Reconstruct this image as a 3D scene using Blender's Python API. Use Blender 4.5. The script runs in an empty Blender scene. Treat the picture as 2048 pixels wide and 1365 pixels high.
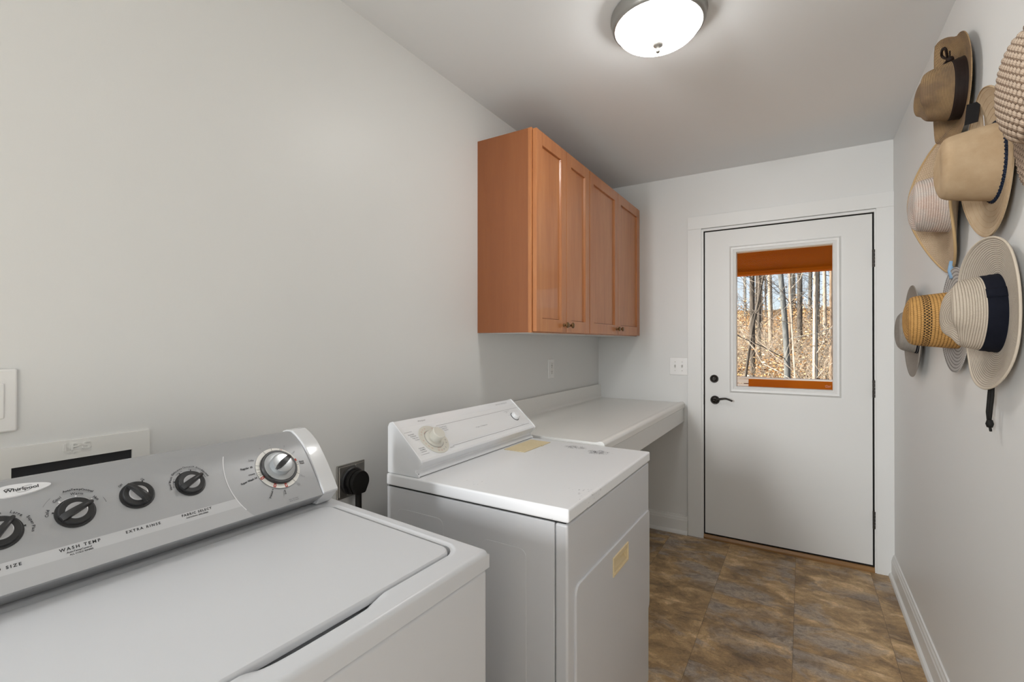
import bpy, bmesh, math, random
from mathutils import Vector, Matrix, noise
PI = math.pi
random.seed(7)
scene = bpy.context.scene
COL = scene.collection

# ------------------------------------------------------------------ camera
EYE = 1.3137
cd = bpy.data.cameras.new('camera'); cd.sensor_width = 36; cd.lens = 948.48 / 2048 * 36
cd.clip_start = 0.02; cd.clip_end = 300
cam = bpy.data.objects.new('camera', cd); COL.objects.link(cam)
cam.location = (0, 0, EYE); cam.rotation_euler = (PI / 2 + 0.0028, 0, 0.5496)
scene.camera = cam

# ------------------------------------------------------------------ exposure
vs = scene.view_settings
vs.view_transform = 'Standard'; vs.look = 'None'; vs.gamma = 1; vs.use_curve_mapping = False
vs.exposure = 1.08

# ------------------------------------------------------------------ world
W = bpy.data.worlds.new('sky'); scene.world = W; W.use_nodes = True
wn = W.node_tree; wn.nodes.clear()
wo = wn.nodes.new('ShaderNodeOutputWorld'); wb = wn.nodes.new('ShaderNodeBackground')
sk = wn.nodes.new('ShaderNodeTexSky'); sk.sky_type = 'HOSEK_WILKIE'; sk.turbidity = 3.0; sk.ground_albedo = 0.4
sk.sun_direction = Vector((-0.62, -0.35, 0.62)).normalized()
wb.inputs['Strength'].default_value = 2.1
sat = wn.nodes.new('ShaderNodeHueSaturation'); sat.inputs['Saturation'].default_value = .45
wn.links.new(sk.outputs[0], sat.inputs['Color']); wn.links.new(sat.outputs[0], wb.inputs[0]); wn.links.new(wb.outputs[0], wo.inputs[0])

# ------------------------------------------------------------------ sun and large lights
sd = bpy.data.lights.new('sun', 'SUN'); sd.energy = 9.0; sd.angle = 0.009; sd.color = (1.0, .93, .82)
so = bpy.data.objects.new('sun', sd); COL.objects.link(so)
so.rotation_euler = Vector((0.62, 0.35, -0.62)).to_track_quat('-Z', 'Y').to_euler()
# added fill light, unseen, shining in through the opening at the camera's back
ad = bpy.data.lights.new('added_doorway_fill', 'AREA'); ad.shape = 'RECTANGLE'; ad.size = .5; ad.size_y = 1.3
ad.energy = 84; ad.color = (.965, .985, 1.0)
ao = bpy.data.objects.new('added_doorway_fill', ad); COL.objects.link(ao)
ao.location = (-1.38, -3.4, 1.85); ao.rotation_euler = Vector((.2, 1, -.12)).to_track_quat('-Z', 'Y').to_euler()
LAMP = (-0.4265, 1.667)
BOWL = 13.2

D = 3.397; XL = -1.3153; XR = 0.438; H = 2.4575; YF = -1.5

# ------------------------------------------------------------------ helpers
def R(bm, verts, M):
    bmesh.ops.transform(bm, matrix=M, verts=verts)

def box(bm, x0, x1, y0, y1, z0, z1, bev=0, seg=2):
    r = bmesh.ops.create_cube(bm, size=1)
    vs_ = r['verts']
    for v in vs_:
        v.co = Vector(((x0 + x1) / 2 + v.co.x * (x1 - x0), (y0 + y1) / 2 + v.co.y * (y1 - y0), (z0 + z1) / 2 + v.co.z * (z1 - z0)))
    if bev:
        es = list({e for v in vs_ for e in v.link_edges})
        bmesh.ops.bevel(bm, geom=es, offset=bev, segments=seg, affect='EDGES', profile=0.5)

def prism(bm, pts, axis, a, b, bev=0, seg=2):
    """closed polygon pts in the other two axes (in order), extruded on axis from a to b"""
    def mk(p, t):
        if axis == 'x': return (t, p[0], p[1])
        if axis == 'y': return (p[0], t, p[1])
        return (p[0], p[1], t)
    A = [bm.verts.new(mk(p, a)) for p in pts]; B = [bm.verts.new(mk(p, b)) for p in pts]
    n = len(pts); fs = [bm.faces.new(A), bm.faces.new(B)]
    for i in range(n):
        fs.append(bm.faces.new((A[i], A[(i + 1) % n], B[(i + 1) % n], B[i])))
    bmesh.ops.recalc_face_normals(bm, faces=fs)
    if bev:
        es = list({e for f in fs for e in f.edges})
        bmesh.ops.bevel(bm, geom=es, offset=bev, segments=seg, affect='EDGES', profile=0.5)

def lathe(bm, prof, M=Matrix(), seg=32, close=True):
    rings = []
    for r, z in prof:
        if r < 1e-6:
            rings.append([bm.verts.new(M @ Vector((0, 0, z)))])
        else:
            rings.append([bm.verts.new(M @ Vector((r * math.cos(2 * PI * k / seg), r * math.sin(2 * PI * k / seg), z))) for k in range(seg)])
    for a, b in zip(rings[:-1], rings[1:]):
        for k in range(seg):
            k2 = (k + 1) % seg
            if len(a) == 1 and len(b) == 1: continue
            if len(a) == 1: bm.faces.new((a[0], b[k2], b[k]))
            elif len(b) == 1: bm.faces.new((a[k], a[k2], b[0]))
            else: bm.faces.new((a[k], a[k2], b[k2], b[k]))

def tube(bm, pts, rad, seg=8, closed=False, caps=True):
    pts = [Vector(p) for p in pts]; n = len(pts)
    rings = []; up = None
    for i, p in enumerate(pts):
        if closed: t = pts[(i + 1) % n] - pts[i - 1]
        else: t = pts[min(i + 1, n - 1)] - pts[max(i - 1, 0)]
        t.normalize()
        if up is None:
            up = Vector((0, 0, 1)) if abs(t.z) < .9 else Vector((1, 0, 0))
        s = t.cross(up)
        if s.length < 1e-5: s = t.cross(Vector((1, .3, 0)))
        s.normalize(); up = s.cross(t).normalized()
        r = rad(i / (n - 1)) if callable(rad) else rad
        rings.append([bm.verts.new(p + (s * math.cos(2 * PI * k / seg) + up * math.sin(2 * PI * k / seg)) * r) for k in range(seg)])
    m = n if closed else n - 1
    for i in range(m):
        a = rings[i]; b = rings[(i + 1) % n]
        for k in range(seg):
            bm.faces.new((a[k], a[(k + 1) % seg], b[(k + 1) % seg], b[k]))
    if caps and not closed:
        bm.faces.new(rings[0][::-1]); bm.faces.new(rings[-1])

def obj(name, bm, mat, parent=None, smooth=False, auto=None):
    me = bpy.data.meshes.new(name)
    bm.to_mesh(me); bm.free()
    if mat: me.materials.append(mat)
    if smooth or auto:
        for p in me.polygons: p.use_smooth = True
        if auto:
            me.set_sharp_from_angle(angle=math.radians(auto))
    o = bpy.data.objects.new(name, me); COL.objects.link(o)
    if auto:
        w = o.modifiers.new('weighted_normals', 'WEIGHTED_NORMAL'); w.keep_sharp = True; w.weight = 90
    if parent: o.parent = parent
    return o

def child(o, parent):
    """parent o (built in world coordinates) keeping its place"""
    o.parent = parent; o.matrix_parent_inverse = parent.matrix_world.inverted(); return o

def tag(o, label, cat, group=None):
    o['label'] = label; o['category'] = cat
    if group: o['group'] = group
    return o

def thing(name, label, cat, loc=(0, 0, 0), group=None):
    o = bpy.data.objects.new(name, None); COL.objects.link(o); o.empty_display_size = .05
    o.location = loc; tag(o, label, cat, group)
    bpy.context.view_layer.update()
    return o

def part(name, bm, mat, parent, **k):
    o = obj(name, bm, mat, None, **k)
    root = parent
    o.parent = parent
    o.matrix_parent_inverse = parent.matrix_world.inverted()
    return o

def cut(o, b0):
    """cut the box b0 out of o's mesh"""
    bm = bmesh.new(); box(bm, *b0); me = bpy.data.meshes.new('cutter'); bm.to_mesh(me); bm.free()
    c = bpy.data.objects.new('cutter', me); COL.objects.link(c)
    m = o.modifiers.new('cut', 'BOOLEAN'); m.operation = 'DIFFERENCE'; m.object = c; m.solver = 'EXACT'
    nm = bpy.data.meshes.new_from_object(o.evaluated_get(bpy.context.evaluated_depsgraph_get()))
    o.modifiers.clear(); o.data = nm; w = o.modifiers.new('weighted_normals', 'WEIGHTED_NORMAL'); w.keep_sharp = True; w.weight = 90; bpy.data.objects.remove(c)

def struct(name, bm, mat, **k):
    o = obj(name, bm, mat, **k); o['kind'] = 'structure'; return o

def frame_m(o, x, y, z):
    M = Matrix((x, y, z)).transposed().to_4x4(); M.translation = o; return M

def text(bm, s, size, M, align='CENTER', shear=0, spacing=1.0, bold=0):
    c = bpy.data.curves.new('lettering', 'FONT'); c.body = s; c.size = size; c.align_x = align; c.align_y = 'CENTER'
    c.shear = shear; c.space_character = spacing; c.offset = bold; c.resolution_u = 3
    o = bpy.data.objects.new('lettering', c); COL.objects.link(o)
    dg = bpy.context.evaluated_depsgraph_get()
    me = bpy.data.meshes.new_from_object(o.evaluated_get(dg))
    me.transform(M); bm.from_mesh(me)
    bpy.data.objects.remove(o); bpy.data.curves.remove(c); bpy.data.meshes.remove(me)

def arc_text(bm, s, size, M, rad, a0, spacing=1.05, bold=0):
    """letters set along an arc of radius rad around M's origin, centred on angle a0 (rad, ccw from +x), tops outwards"""
    wd = {'i': .3, 'l': .3, 't': .38, 'r': .42, 'f': .38, 'I': .32, ' ': .32, 'm': .9, 'W': 1.0, 'w': .8, '/': .4, 'M': .9}
    ws = [wd.get(ch, .6) * size * spacing * .95 for ch in s]
    tot = sum(ws); a = a0 + tot / rad / 2
    for ch, w in zip(s, ws):
        a -= w / rad / 2
        if ch != ' ':
            T = Matrix.Translation((rad * math.cos(a), rad * math.sin(a), 0)) @ Matrix.Rotation(a - PI / 2, 4, 'Z')
            text(bm, ch, size, M @ T, bold=bold)
        a -= w / rad / 2

def ratio(px):      # x / y of the ray through a photo column
    u = (px - 1024) / 948.48; s, c = math.sin(.5496), math.cos(.5496); return (-s + c * u) / (c + s * u)
def zat(px, py, y):
    u = (px - 1024) / 948.48; s, c = math.sin(.5496), math.cos(.5496); d = y / (c + s * u); return EYE + d * (.0028 - (py - 682.5) / 948.48)

# ------------------------------------------------------------------ materials
def mat(name, color=(.8, .8, .8), rough=.5, metal=0, spec=None, coat=0, emis=None, estr=0):
    m = bpy.data.materials.new(name); m.use_nodes = True
    b = m.node_tree.nodes['Principled BSDF']
    b.inputs['Base Color'].default_value = (*color, 1); b.inputs['Roughness'].default_value = rough
    b.inputs['Metallic'].default_value = metal
    if spec is not None: b.inputs['Specular IOR Level'].default_value = spec
    b.inputs['Coat Weight'].default_value = coat
    if emis:
        b.inputs['Emission Color'].default_value = (*emis, 1); b.inputs['Emission Strength'].default_value = estr
    return m

class NT:
    def __init__(s, m): s.t = m.node_tree; s.b = s.t.nodes.get('Principled BSDF')
    def n(s, ty, **k):
        x = s.t.nodes.new(ty)
        for a, v in k.items():
            if hasattr(x, a) and a not in ('inputs',): setattr(x, a, v)
        return x
    def l(s, a, b): s.t.links.new(a, b)
    def noise(s, scale, detail=4, rough=.5, vec=None, dist=0):
        x = s.n('ShaderNodeTexNoise'); x.inputs['Scale'].default_value = scale; x.inputs['Detail'].default_value = detail
        x.inputs['Roughness'].default_value = rough; x.inputs['Distortion'].default_value = dist
        if vec is not None: s.l(vec, x.inputs['Vector'])
        return x
    def math(s, op, a, b=None, c=None, clamp=False):
        x = s.n('ShaderNodeMath'); x.operation = op; x.use_clamp = clamp
        for i, v in enumerate((a, b, c)):
            if v is None: continue
            if isinstance(v, (int, float)): x.inputs[i].default_value = v
            else: s.l(v, x.inputs[i])
        return x.outputs[0]
    def ramp(s, fac, stops, interp='LINEAR'):
        x = s.n('ShaderNodeValToRGB'); s.l(fac, x.inputs[0]); r = x.color_ramp; r.interpolation = interp
        while len(r.elements) < len(stops): r.elements.new(.5)
        for e, (p, c) in zip(r.elements, stops):
            e.position = p; e.color = (*c, 1) if len(c) == 3 else c
        return x.outputs[0]
    def mix(s, fac, a, b, mode='MIX'):
        x = s.n('ShaderNodeMix'); x.data_type = 'RGBA'; x.blend_type = mode
        for sock, v in ((x.inputs[0], fac), (x.inputs[6], a), (x.inputs[7], b)):
            if isinstance(v, (int, float)): sock.default_value = v
            elif isinstance(v, tuple): sock.default_value = (*v, 1)
            else: s.l(v, sock)
        return x.outputs[2]
    def obj(s): return s.n('ShaderNodeTexCoord').outputs['Object']
    def mapping(s, vec, scale=(1, 1, 1), rot=(0, 0, 0), loc=(0, 0, 0)):
        x = s.n('ShaderNodeMapping'); s.l(vec, x.inputs['Vector'])
        x.inputs['Scale'].default_value = scale; x.inputs['Rotation'].default_value = rot; x.inputs['Location'].default_value = loc
        return x.outputs[0]
    def bump(s, h, strength=.3, dist=.002):
        x = s.n('ShaderNodeBump'); x.inputs['Strength'].default_value = strength; x.inputs['Distance'].default_value = dist
        s.l(h, x.inputs['Height']); s.l(x.outputs[0], s.b.inputs['Normal']); return x
    def col(s, c): s.l(c, s.b.inputs['Base Color'])

def paint(name, color, rough=.55, grain=.12, spec=.4):
    m = mat(name, color, rough, spec=spec); t = NT(m)
    v = t.obj(); n = t.noise(380, 3, .6, v); t.bump(n.outputs[0], grain, .001)
    n2 = t.noise(1.3, 2, .5, v)
    c = tuple(x * .97 for x in color)
    t.col(t.mix(n2.outputs[0], c, color)); return m

M_wall = paint('wall_paint', (.76, .759, .742), .42, .10, .35)
M_ceil = paint('ceiling_paint', (.845, .865, .875), .7, .08, .2)
M_trim = paint('trim_paint', (.79, .79, .77), .38, .03)
M_door = paint('door_paint', (.76, .757, .735), .42, .04)
M_dark = mat('dark_gap', (.012, .012, .012), .8)
M_bronze = mat('oil_rubbed_bronze', (.022, .018, .015), .38, .7)
M_hinge = mat('aged_hinge_metal', (.05, .045, .04), .45, .6)
M_plate = mat('white_plastic_plate', (.82, .81, .79), .3)
M_nickel = mat('brushed_nickel', (.33, .32, .30), .38, .75)
M_steel = mat('steel_plate', (.42, .40, .37), .28, .9)
M_black = mat('black_plastic', (.018, .018, .019), .35)
M_rubber = mat('black_rubber', (.009, .008, .007), .7, spec=.25)
M_ink = mat('black_print', (.02, .02, .022), .5)
M_inkgrey = mat('grey_print', (.20, .20, .21), .5)
M_red = mat('red_print', (.5, .06, .035), .5)

def enamel(name, color, rough=.18):
    m = mat(name, color, rough, coat=.05); t = NT(m)
    n = t.noise(9, 3, .5, t.obj()); t.bump(n.outputs[0], .05, .004); return m
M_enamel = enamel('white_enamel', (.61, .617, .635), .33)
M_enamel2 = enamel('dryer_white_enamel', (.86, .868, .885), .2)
M_cap = mat('console_end_cap_plastic', (.72, .725, .735), .25, coat=.3)
M_silver = mat('silver_console_face', (.40, .405, .415), .42, .35)
t = NT(M_silver); n = t.noise(900, 2, .7, t.obj()); t.bump(n.outputs[0], .05, .0005)
M_stripe = mat('pale_silver_band', (.56, .565, .575), .42, .2)
M_stripe2 = mat('mid_silver_band', (.48, .485, .495), .42, .3)
M_badge = mat('white_badge', (.75, .75, .76), .35)
M_greyface = mat('clear_grey_knob_face', (.42, .42, .43), .2, .3)
M_knobsilver = mat('silver_dial_face', (.50, .52, .53), .22, .6)
M_ivory = mat('ivory_dial', (.70, .68, .61), .35)
M_beige = mat('beige_handle_plastic', (.74, .60, .36), .4)
M_whitedial = mat('white_dial_ring', (.84, .82, .77), .4)

# dryer top: enamel with a patch of dark scuffs
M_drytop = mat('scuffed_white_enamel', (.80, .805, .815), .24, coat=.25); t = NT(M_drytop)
v = t.obj(); sp = t.n('ShaderNodeSeparateXYZ'); t.l(v, sp.inputs[0])
def blob(cx, cy, rx, ry):
    a = t.math('DIVIDE', t.math('SUBTRACT', sp.outputs[0], cx), rx); b = t.math('DIVIDE', t.math('SUBTRACT', sp.outputs[1], cy), ry)
    d = t.math('ADD', t.math('MULTIPLY', a, a), t.math('MULTIPLY', b, b)); return t.math('SUBTRACT', 1, d, clamp=True)
msk = t.math('MAXIMUM', blob(-.775, 1.745, .085, .05), blob(-.665, 1.71, .085, .06))
n1 = t.noise(330, 3, .8, v); n2 = t.noise(70, 2, .5, v)
f = t.math('MULTIPLY', t.math('POWER', msk, .35), t.math('ADD', t.math('MULTIPLY', n1.outputs[0], .72), t.math('MULTIPLY', n2.outputs[0], .28)))
k1 = t.ramp(f, [(.0, (0, 0, 0)), (.475, (0, 0, 0)), (.54, (1, 1, 1))])
n3 = t.noise(150, 2, .6, t.mapping(v, (1, .35, 1))); n4 = t.noise(5, 2, .5, v)
f2 = t.ramp(t.math('MULTIPLY', n3.outputs[0], n4.outputs[0]), [(.0, (0, 0, 0)), (.49, (0, 0, 0)), (.52, (.4, .4, .4))])
t.col(t.mix(t.math('MAXIMUM', k1, f2), (.86, .868, .885), (.12, .12, .14)))

def wood(name, c1, c2, c3, axis='z', rough=.32, scale=1.0, coat=.15, spec=.5):
    m = mat(name, c1, rough, coat=coat, spec=spec); t = NT(m); v = t.obj()
    s = {'z': (9, 9, .9), 'x': (.9, 9, 9), 'y': (9, .9, 9)}[axis]
    mp = t.mapping(v, tuple(q * scale for q in s))
    a = t.noise(1.2, 5, .6, mp, .7); b = t.noise(6, 6, .7, mp, .3)
    g = t.mapping(v, {'z': (160, 160, 5), 'x': (5, 160, 160), 'y': (160, 5, 160)}[axis]); gr = t.noise(1, 3, .6, g)
    f = t.math('ADD', t.math('MULTIPLY', a.outputs[0], .6), t.math('MULTIPLY', b.outputs[0], .4))
    c = t.ramp(f, [(.32, c3), (.5, c1), (.68, c2)])
    c = t.mix(t.math('MULTIPLY', gr.outputs[0], .22), c, tuple(x * .6 for x in c1))
    t.col(c); t.bump(gr.outputs[0], .08, .0008); return m
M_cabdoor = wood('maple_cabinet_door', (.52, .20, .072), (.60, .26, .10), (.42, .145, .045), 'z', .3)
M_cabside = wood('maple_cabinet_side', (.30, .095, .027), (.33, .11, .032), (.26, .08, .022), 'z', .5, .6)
M_cabend = mat('cabinet_underside_white', (.62, .61, .59), .4)
M_brass = mat('antique_brass', (.20, .12, .055), .32, .85)
M_porch = wood('orange_stained_pine', (.42, .105, .0), (.48, .13, .0), (.34, .08, .0), 'x', .7, .6, 0, .05)
M_thresh = wood('oak_threshold', (.30, .155, .05), (.36, .19, .07), (.22, .11, .035), 'x', .4)
M_sunboard = mat('sunlit_white_board', (.80, .80, .78), .5)  # white colour stands in for sun on the rail's cap and left boards

# counter laminate
M_lam = mat('pale_laminate', (.84, .83, .80), .3); t = NT(M_lam)
n = t.noise(450, 2, .6, t.obj()); t.col(t.mix(t.ramp(n.outputs[0], [(.55, (0, 0, 0)), (.7, (1, 1, 1))]), (.84, .83, .80), (.74, .72, .68)))

# floor: slate-look vinyl tiles
M_floor = mat('slate_look_vinyl', (.2, .14, .08), .42, spec=.3); t = NT(M_floor); v = t.obj()
sp = t.n('ShaderNodeSeparateXYZ'); t.l(v, sp.inputs[0])
TX, TY = .366, .62
ux = t.math('DIVIDE', t.math('ADD', sp.outputs[0], .037 + TX * 20), TX)
cx_ = t.math('FLOOR', ux)
st = t.math('MULTIPLY', t.math('MODULO', cx_, 2), .5)
uy = t.math('ADD', t.math('DIVIDE', t.math('ADD', sp.outputs[1], 10.03), TY), st)
cy_ = t.math('FLOOR', uy)
cmb = t.n('ShaderNodeCombineXYZ'); t.l(cx_, cmb.inputs[0]); t.l(cy_, cmb.inputs[1])
wnz = t.n('ShaderNodeTexWhiteNoise'); wnz.noise_dimensions = '3D'; t.l(cmb.outputs[0], wnz.inputs['Vector'])
va = t.n('ShaderNodeVectorMath'); va.operation = 'MULTIPLY_ADD'; t.l(wnz.outputs['Color'], va.inputs[0]); va.inputs[1].default_value = (40, 40, 40); t.l(v, va.inputs[2])
rv = t.mapping(va.outputs[0], (1, 1.55, 1), (0, 0, .75))
wrp = t.noise(5, 4, .6, rv)
vw = t.n('ShaderNodeVectorMath'); vw.operation = 'MULTIPLY_ADD'; t.l(wrp.outputs['Color'], vw.inputs[0]); vw.inputs[1].default_value = (.16, .16, .16); t.l(rv, vw.inputs[2])
a = t.noise(4.2, 8, .68, vw.outputs[0], .5); b = t.noise(16, 8, .75, vw.outputs[0], 1.0); c_ = t.noise(3.1, 6, .6, t.mapping(vw.outputs[0], loc=(5, 3, 1)), .6)
base = t.ramp(a.outputs[0], [(.30, (.19, .13, .085)), (.42, (.30, .20, .11)), (.50, (.43, .285, .145)), (.57, (.56, .38, .20)), (.64, (.76, .55, .32)), (.75, (.90, .68, .42))])
grey = t.ramp(b.outputs[0], [(.3, (.24, .215, .20)), (.5, (.40, .35, .305)), (.7, (.56, .49, .41))])
cc = t.mix(t.ramp(c_.outputs[0], [(.50, (0, 0, 0)), (.62, (.75, .75, .75))]), base, grey)
bb = t.ramp(b.outputs[0], [(.28, (.45, .42, .40)), (.5, (1, 1, 1)), (.75, (1.25, 1.18, 1.05))])
cc = t.mix(.75, cc, bb, 'MULTIPLY')
fn = t.noise(130, 5, .75, v, .5)
cc = t.mix(.55, cc, t.ramp(fn.outputs[0], [(.3, (.62, .6, .58)), (.55, (1, 1, 1)), (.75, (1.3, 1.28, 1.2))]), 'MULTIPLY')
fx = t.math('FRACT', ux); fy = t.math('FRACT', uy)
ex = t.math('MULTIPLY', t.math('MINIMUM', fx, t.math('SUBTRACT', 1, fx)), TX)
ey = t.math('MULTIPLY', t.math('MINIMUM', fy, t.math('SUBTRACT', 1, fy)), TY)
seam = t.math('LESS_THAN', t.math('MINIMUM', ex, ey), .0009)
cc = t.mix(t.math('MULTIPLY', seam, .6), cc, (.05, .035, .025))
t.col(cc); t.bump(fn.outputs[0], .18, .0015)

def weave(name, c1, c2, rows, stitches, rough=.75, bump=.8, twist=.5, bdist=.0015, c3=None, nz=.35, band=None, sheen=0):
    """braided straw: rows per metre of arc length (uv v), stitches per turn (uv u)"""
    m = mat(name, c1, rough, spec=.25); t = NT(m)
    uv = t.n('ShaderNodeUVMap'); s = t.n('ShaderNodeSeparateXYZ'); t.l(uv.outputs[0], s.inputs[0])
    vy = t.math('MULTIPLY', s.outputs[1], rows); row = t.math('FLOOR', vy)
    hx = t.math('ABSOLUTE', t.math('SINE', t.math('MULTIPLY', t.math('ADD', t.math('MULTIPLY', s.outputs[0], stitches), t.math('MULTIPLY', row, twist)), PI)))
    hy = t.math('ABSOLUTE', t.math('SINE', t.math('MULTIPLY', vy, PI)))
    h = t.math('MULTIPLY', t.math('POWER', hy, .6), t.math('ADD', t.math('MULTIPLY', hx, .6), .4))
    n = t.noise(70, 4, .7, t.obj()); n2 = t.noise(14, 3, .6, t.obj())
    f = t.math('ADD', t.math('MULTIPLY', h, 1 - nz), t.math('MULTIPLY', n.outputs[0], nz))
    c = t.ramp(f, [(.15, c2), (.62, c1)])
    if c3: c = t.mix(t.ramp(n2.outputs[0], [(.42, (0, 0, 0)), (.6, (1, 1, 1))]), c, t.mix(h, tuple(x * .5 for x in c3), c3))
    hh = h
    if band:
        s0, s1 = band
        inb = t.math('MULTIPLY', t.math('GREATER_THAN', s.outputs[1], s0), t.math('LESS_THAN', s.outputs[1], s1))
        d1 = t.math('MULTIPLY', s.outputs[0], 52); d2 = t.math('MULTIPLY', s.outputs[1], 95)
        w1 = t.math('ABSOLUTE', t.math('SINE', t.math('MULTIPLY', t.math('ADD', d1, d2), PI)))
        w2 = t.math('ABSOLUTE', t.math('SINE', t.math('MULTIPLY', t.math('SUBTRACT', d1, d2), PI)))
        hole = t.math('MULTIPLY', inb, t.math('GREATER_THAN', t.math('MINIMUM', w1, w2), .55))
        c = t.mix(hole, c, (.04, .025, .012)); hh = t.math('SUBTRACT', h, hole)
    t.col(c); t.bump(hh, bump, bdist); return m

def emissive(name, c, s):
    m = bpy.data.materials.new(name); m.use_nodes = True; n = m.node_tree; n.nodes.clear()
    o = n.nodes.new('ShaderNodeOutputMaterial'); e = n.nodes.new('ShaderNodeEmission')
    e.inputs[0].default_value = (*c, 1); e.inputs[1].default_value = s; n.links.new(e.outputs[0], o.inputs[0]); return m

def glass(name):
    m = bpy.data.materials.new(name); m.use_nodes = True; n = m.node_tree; n.nodes.clear()
    o = n.nodes.new('ShaderNodeOutputMaterial'); tr = n.nodes.new('ShaderNodeBsdfTransparent'); gl = n.nodes.new('ShaderNodeBsdfGlossy')
    gl.inputs['Roughness'].default_value = .01; fr = n.nodes.new('ShaderNodeFresnel'); fr.inputs[0].default_value = 1.15
    tr.inputs[0].default_value = (.97, .985, .98, 1)
    mx = n.nodes.new('ShaderNodeMixShader'); n.links.new(fr.outputs[0], mx.inputs[0]); n.links.new(tr.outputs[0], mx.inputs[1]); n.links.new(gl.outputs[0], mx.inputs[2])
    n.links.new(mx.outputs[0], o.inputs[0]); return m

# ================================================================== ROOM SHELL
DL, DR, DB, DT = -.5626, .3459, .036, 2.056      # door slab
bm = bmesh.new(); box(bm, XL - .12, XR + .12, YF - .5, D + .14, -.1, 0); struct('floor', bm, M_floor)
bm = bmesh.new(); box(bm, XL - .12, XR + .12, YF - .5, D + .14, H, H + .12); struct('ceiling', bm, M_ceil)
bm = bmesh.new(); box(bm, XL - .12, XL, YF - .5, D + .14, 0, H); struct('wall_left', bm, M_wall)
bm = bmesh.new(); box(bm, XR, XR + .12, YF - .5, D + .14, 0, H); struct('wall_right', bm, M_wall)
bm = bmesh.new()
box(bm, XL, DL - .016, D, D + .14, 0, H); box(bm, DR + .016, XR, D, D + .14, 0, H); box(bm, DL - .016, DR + .016, D, D + .14, DT + .016, H)
struct('wall_back', bm, M_wall)
bm = bmesh.new()   # unseen wall behind the camera, its opening made to let the added fill in
box(bm, XL, -1.25, YF - .12, YF, 0, H); box(bm, .34, XR, YF - .12, YF, 0, H); box(bm, -1.25, .34, YF - .12, YF, 2.3, H)
struct('wall_front', bm, M_wall)

# base boards
def baseprof(s):     # (offset from wall, z)
    return [(0, 0), (.028, 0), (.028, .008), (.024, .018), (.015, .024), (.015, .092), (.012, .098), (.011, .108), (.007, .116), (.006, .124), (0, .126)]
bm = bmesh.new(); prism(bm, [(XR - a, z) for a, z in baseprof(1)], 'y', YF, D - .019); struct('baseboard_right', bm, M_trim)
bm = bmesh.new(); prism(bm, [(D - a, z) for a, z in baseprof(1)], 'x', XL, -.669); struct('baseboard_back', bm, M_trim)
bm = bmesh.new(); prism(bm, [(XL + a, z) for a, z in baseprof(1)], 'y', YF, D - .029); struct('baseboard_left', bm, M_trim)

# door casing (legs, head) and jamb
bm = bmesh.new()
box(bm, -.6674, DL - .016, D - .018, D, 0, 2.078, .0015)
struct('trim_1', bm, M_trim)
bm = bmesh.new(); box(bm, DR + .012, XR, D - .018, D, 0, 2.078, .0015); struct('trim_2', bm, M_trim)
bm = bmesh.new(); box(bm, -.6674, XR, D - .019, D, 2.078, 2.163, .0015); struct('trim_3', bm, M_trim)
bm = bmesh.new()   # jamb with stops
box(bm, DL - .016, DL - .004, D - .012, D + .14, 0, DT + .016); box(bm, DR + .004, DR + .016, D - .012, D + .14, 0, DT + .016)
box(bm, DL - .004, DR + .004, D - .012, D + .14, DT + .004, DT + .016)
box(bm, DL - .004, DL + .01, D + .052, D + .066, 0, DT + .004); box(bm, DR - .01, DR + .004, D + .052, D + .066, 0, DT + .004)
struct('trim_4', bm, M_trim)
bm = bmesh.new()
for a, b, c, d in ((DL - .004, DL + .006, .03, DT + .004), (DR - .006, DR + .004, .03, DT + .004), (DL - .004, DR + .004, DT - .006, DT + .004)): box(bm, a, b, D + .048, D + .055, c, d)
struct('trim_7', bm, M_rubber)
bm = bmesh.new()
for a, b, c, d in ((DL - .004, DL - .0005, .03, DT + .004), (DR - .001, DR + .004, .03, DT + .004), (DL - .004, DR + .004, DT - .0005, DT + .004)): box(bm, a, b, D + .001, D + .048, c, d)
struct('trim_8', bm, M_rubber)
bm = bmesh.new(); prism(bm, [(D - .016, .0), (D - .016, .012), (D - .006, .026), (D + .14, .026), (D + .14, 0)], 'x', DL - .004, DR + .004)
struct('trim_5', bm, M_thresh)
bm = bmesh.new(); box(bm, DL, DR, D + .006, D + .04, .026, DB + .004); struct('trim_6', bm, M_rubber)

# door with a half lite
GL, GR, GB, GT = -.3669, .1539, 1.0267, 1.901
door = bpy.data.objects.new('door_1', None); COL.objects.link(door); door.location = (DL, D, DB); door['kind'] = 'structure'
bpy.context.view_layer.update()
bm = bmesh.new(); y0, y1 = D + .003, D + .047
SL, SR, ST = DL + .003, DR - .004, DT - .003
for b in ((SL, GL - .02, DB, ST), (GR + .02, SR, DB, ST), (GL - .02, GR + .02, DB, GB - .02), (GL - .02, GR + .02, GT + .02, ST)):
    box(bm, b[0], b[1], y0, y1, b[2], b[3])
part('door_slab', bm, M_door, door)
def lite_frame(bm, ya, sgn):
    prof = [(.0, 0), (.0, .006), (.006, .010), (.012, .008), (.020, .013), (.031, .014), (.036, .006), (.042, 0)]   # from glass out, height off slab
    x0, x1, z0, z1 = GL, GR, GB, GT
    rings = []
    for d, hh in prof:
        y = ya - sgn * hh
        rings.append([bm.verts.new(p) for p in ((x0 - d, y, z0 - d), (x1 + d, y, z0 - d), (x1 + d, y, z1 + d), (x0 - d, y, z1 + d))])
    for a, b in zip(rings[:-1], rings[1:]):
        for k in range(4): bm.faces.new((a[k], a[(k + 1) % 4], b[(k + 1) % 4], b[k]))
    a = rings[0]; b = [bm.verts.new(v.co + Vector((0, sgn * .02, 0))) for v in a]
    for k in range(4): bm.faces.new((a[k], a[(k + 1) % 4], b[(k + 1) % 4], b[k]))
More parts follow.
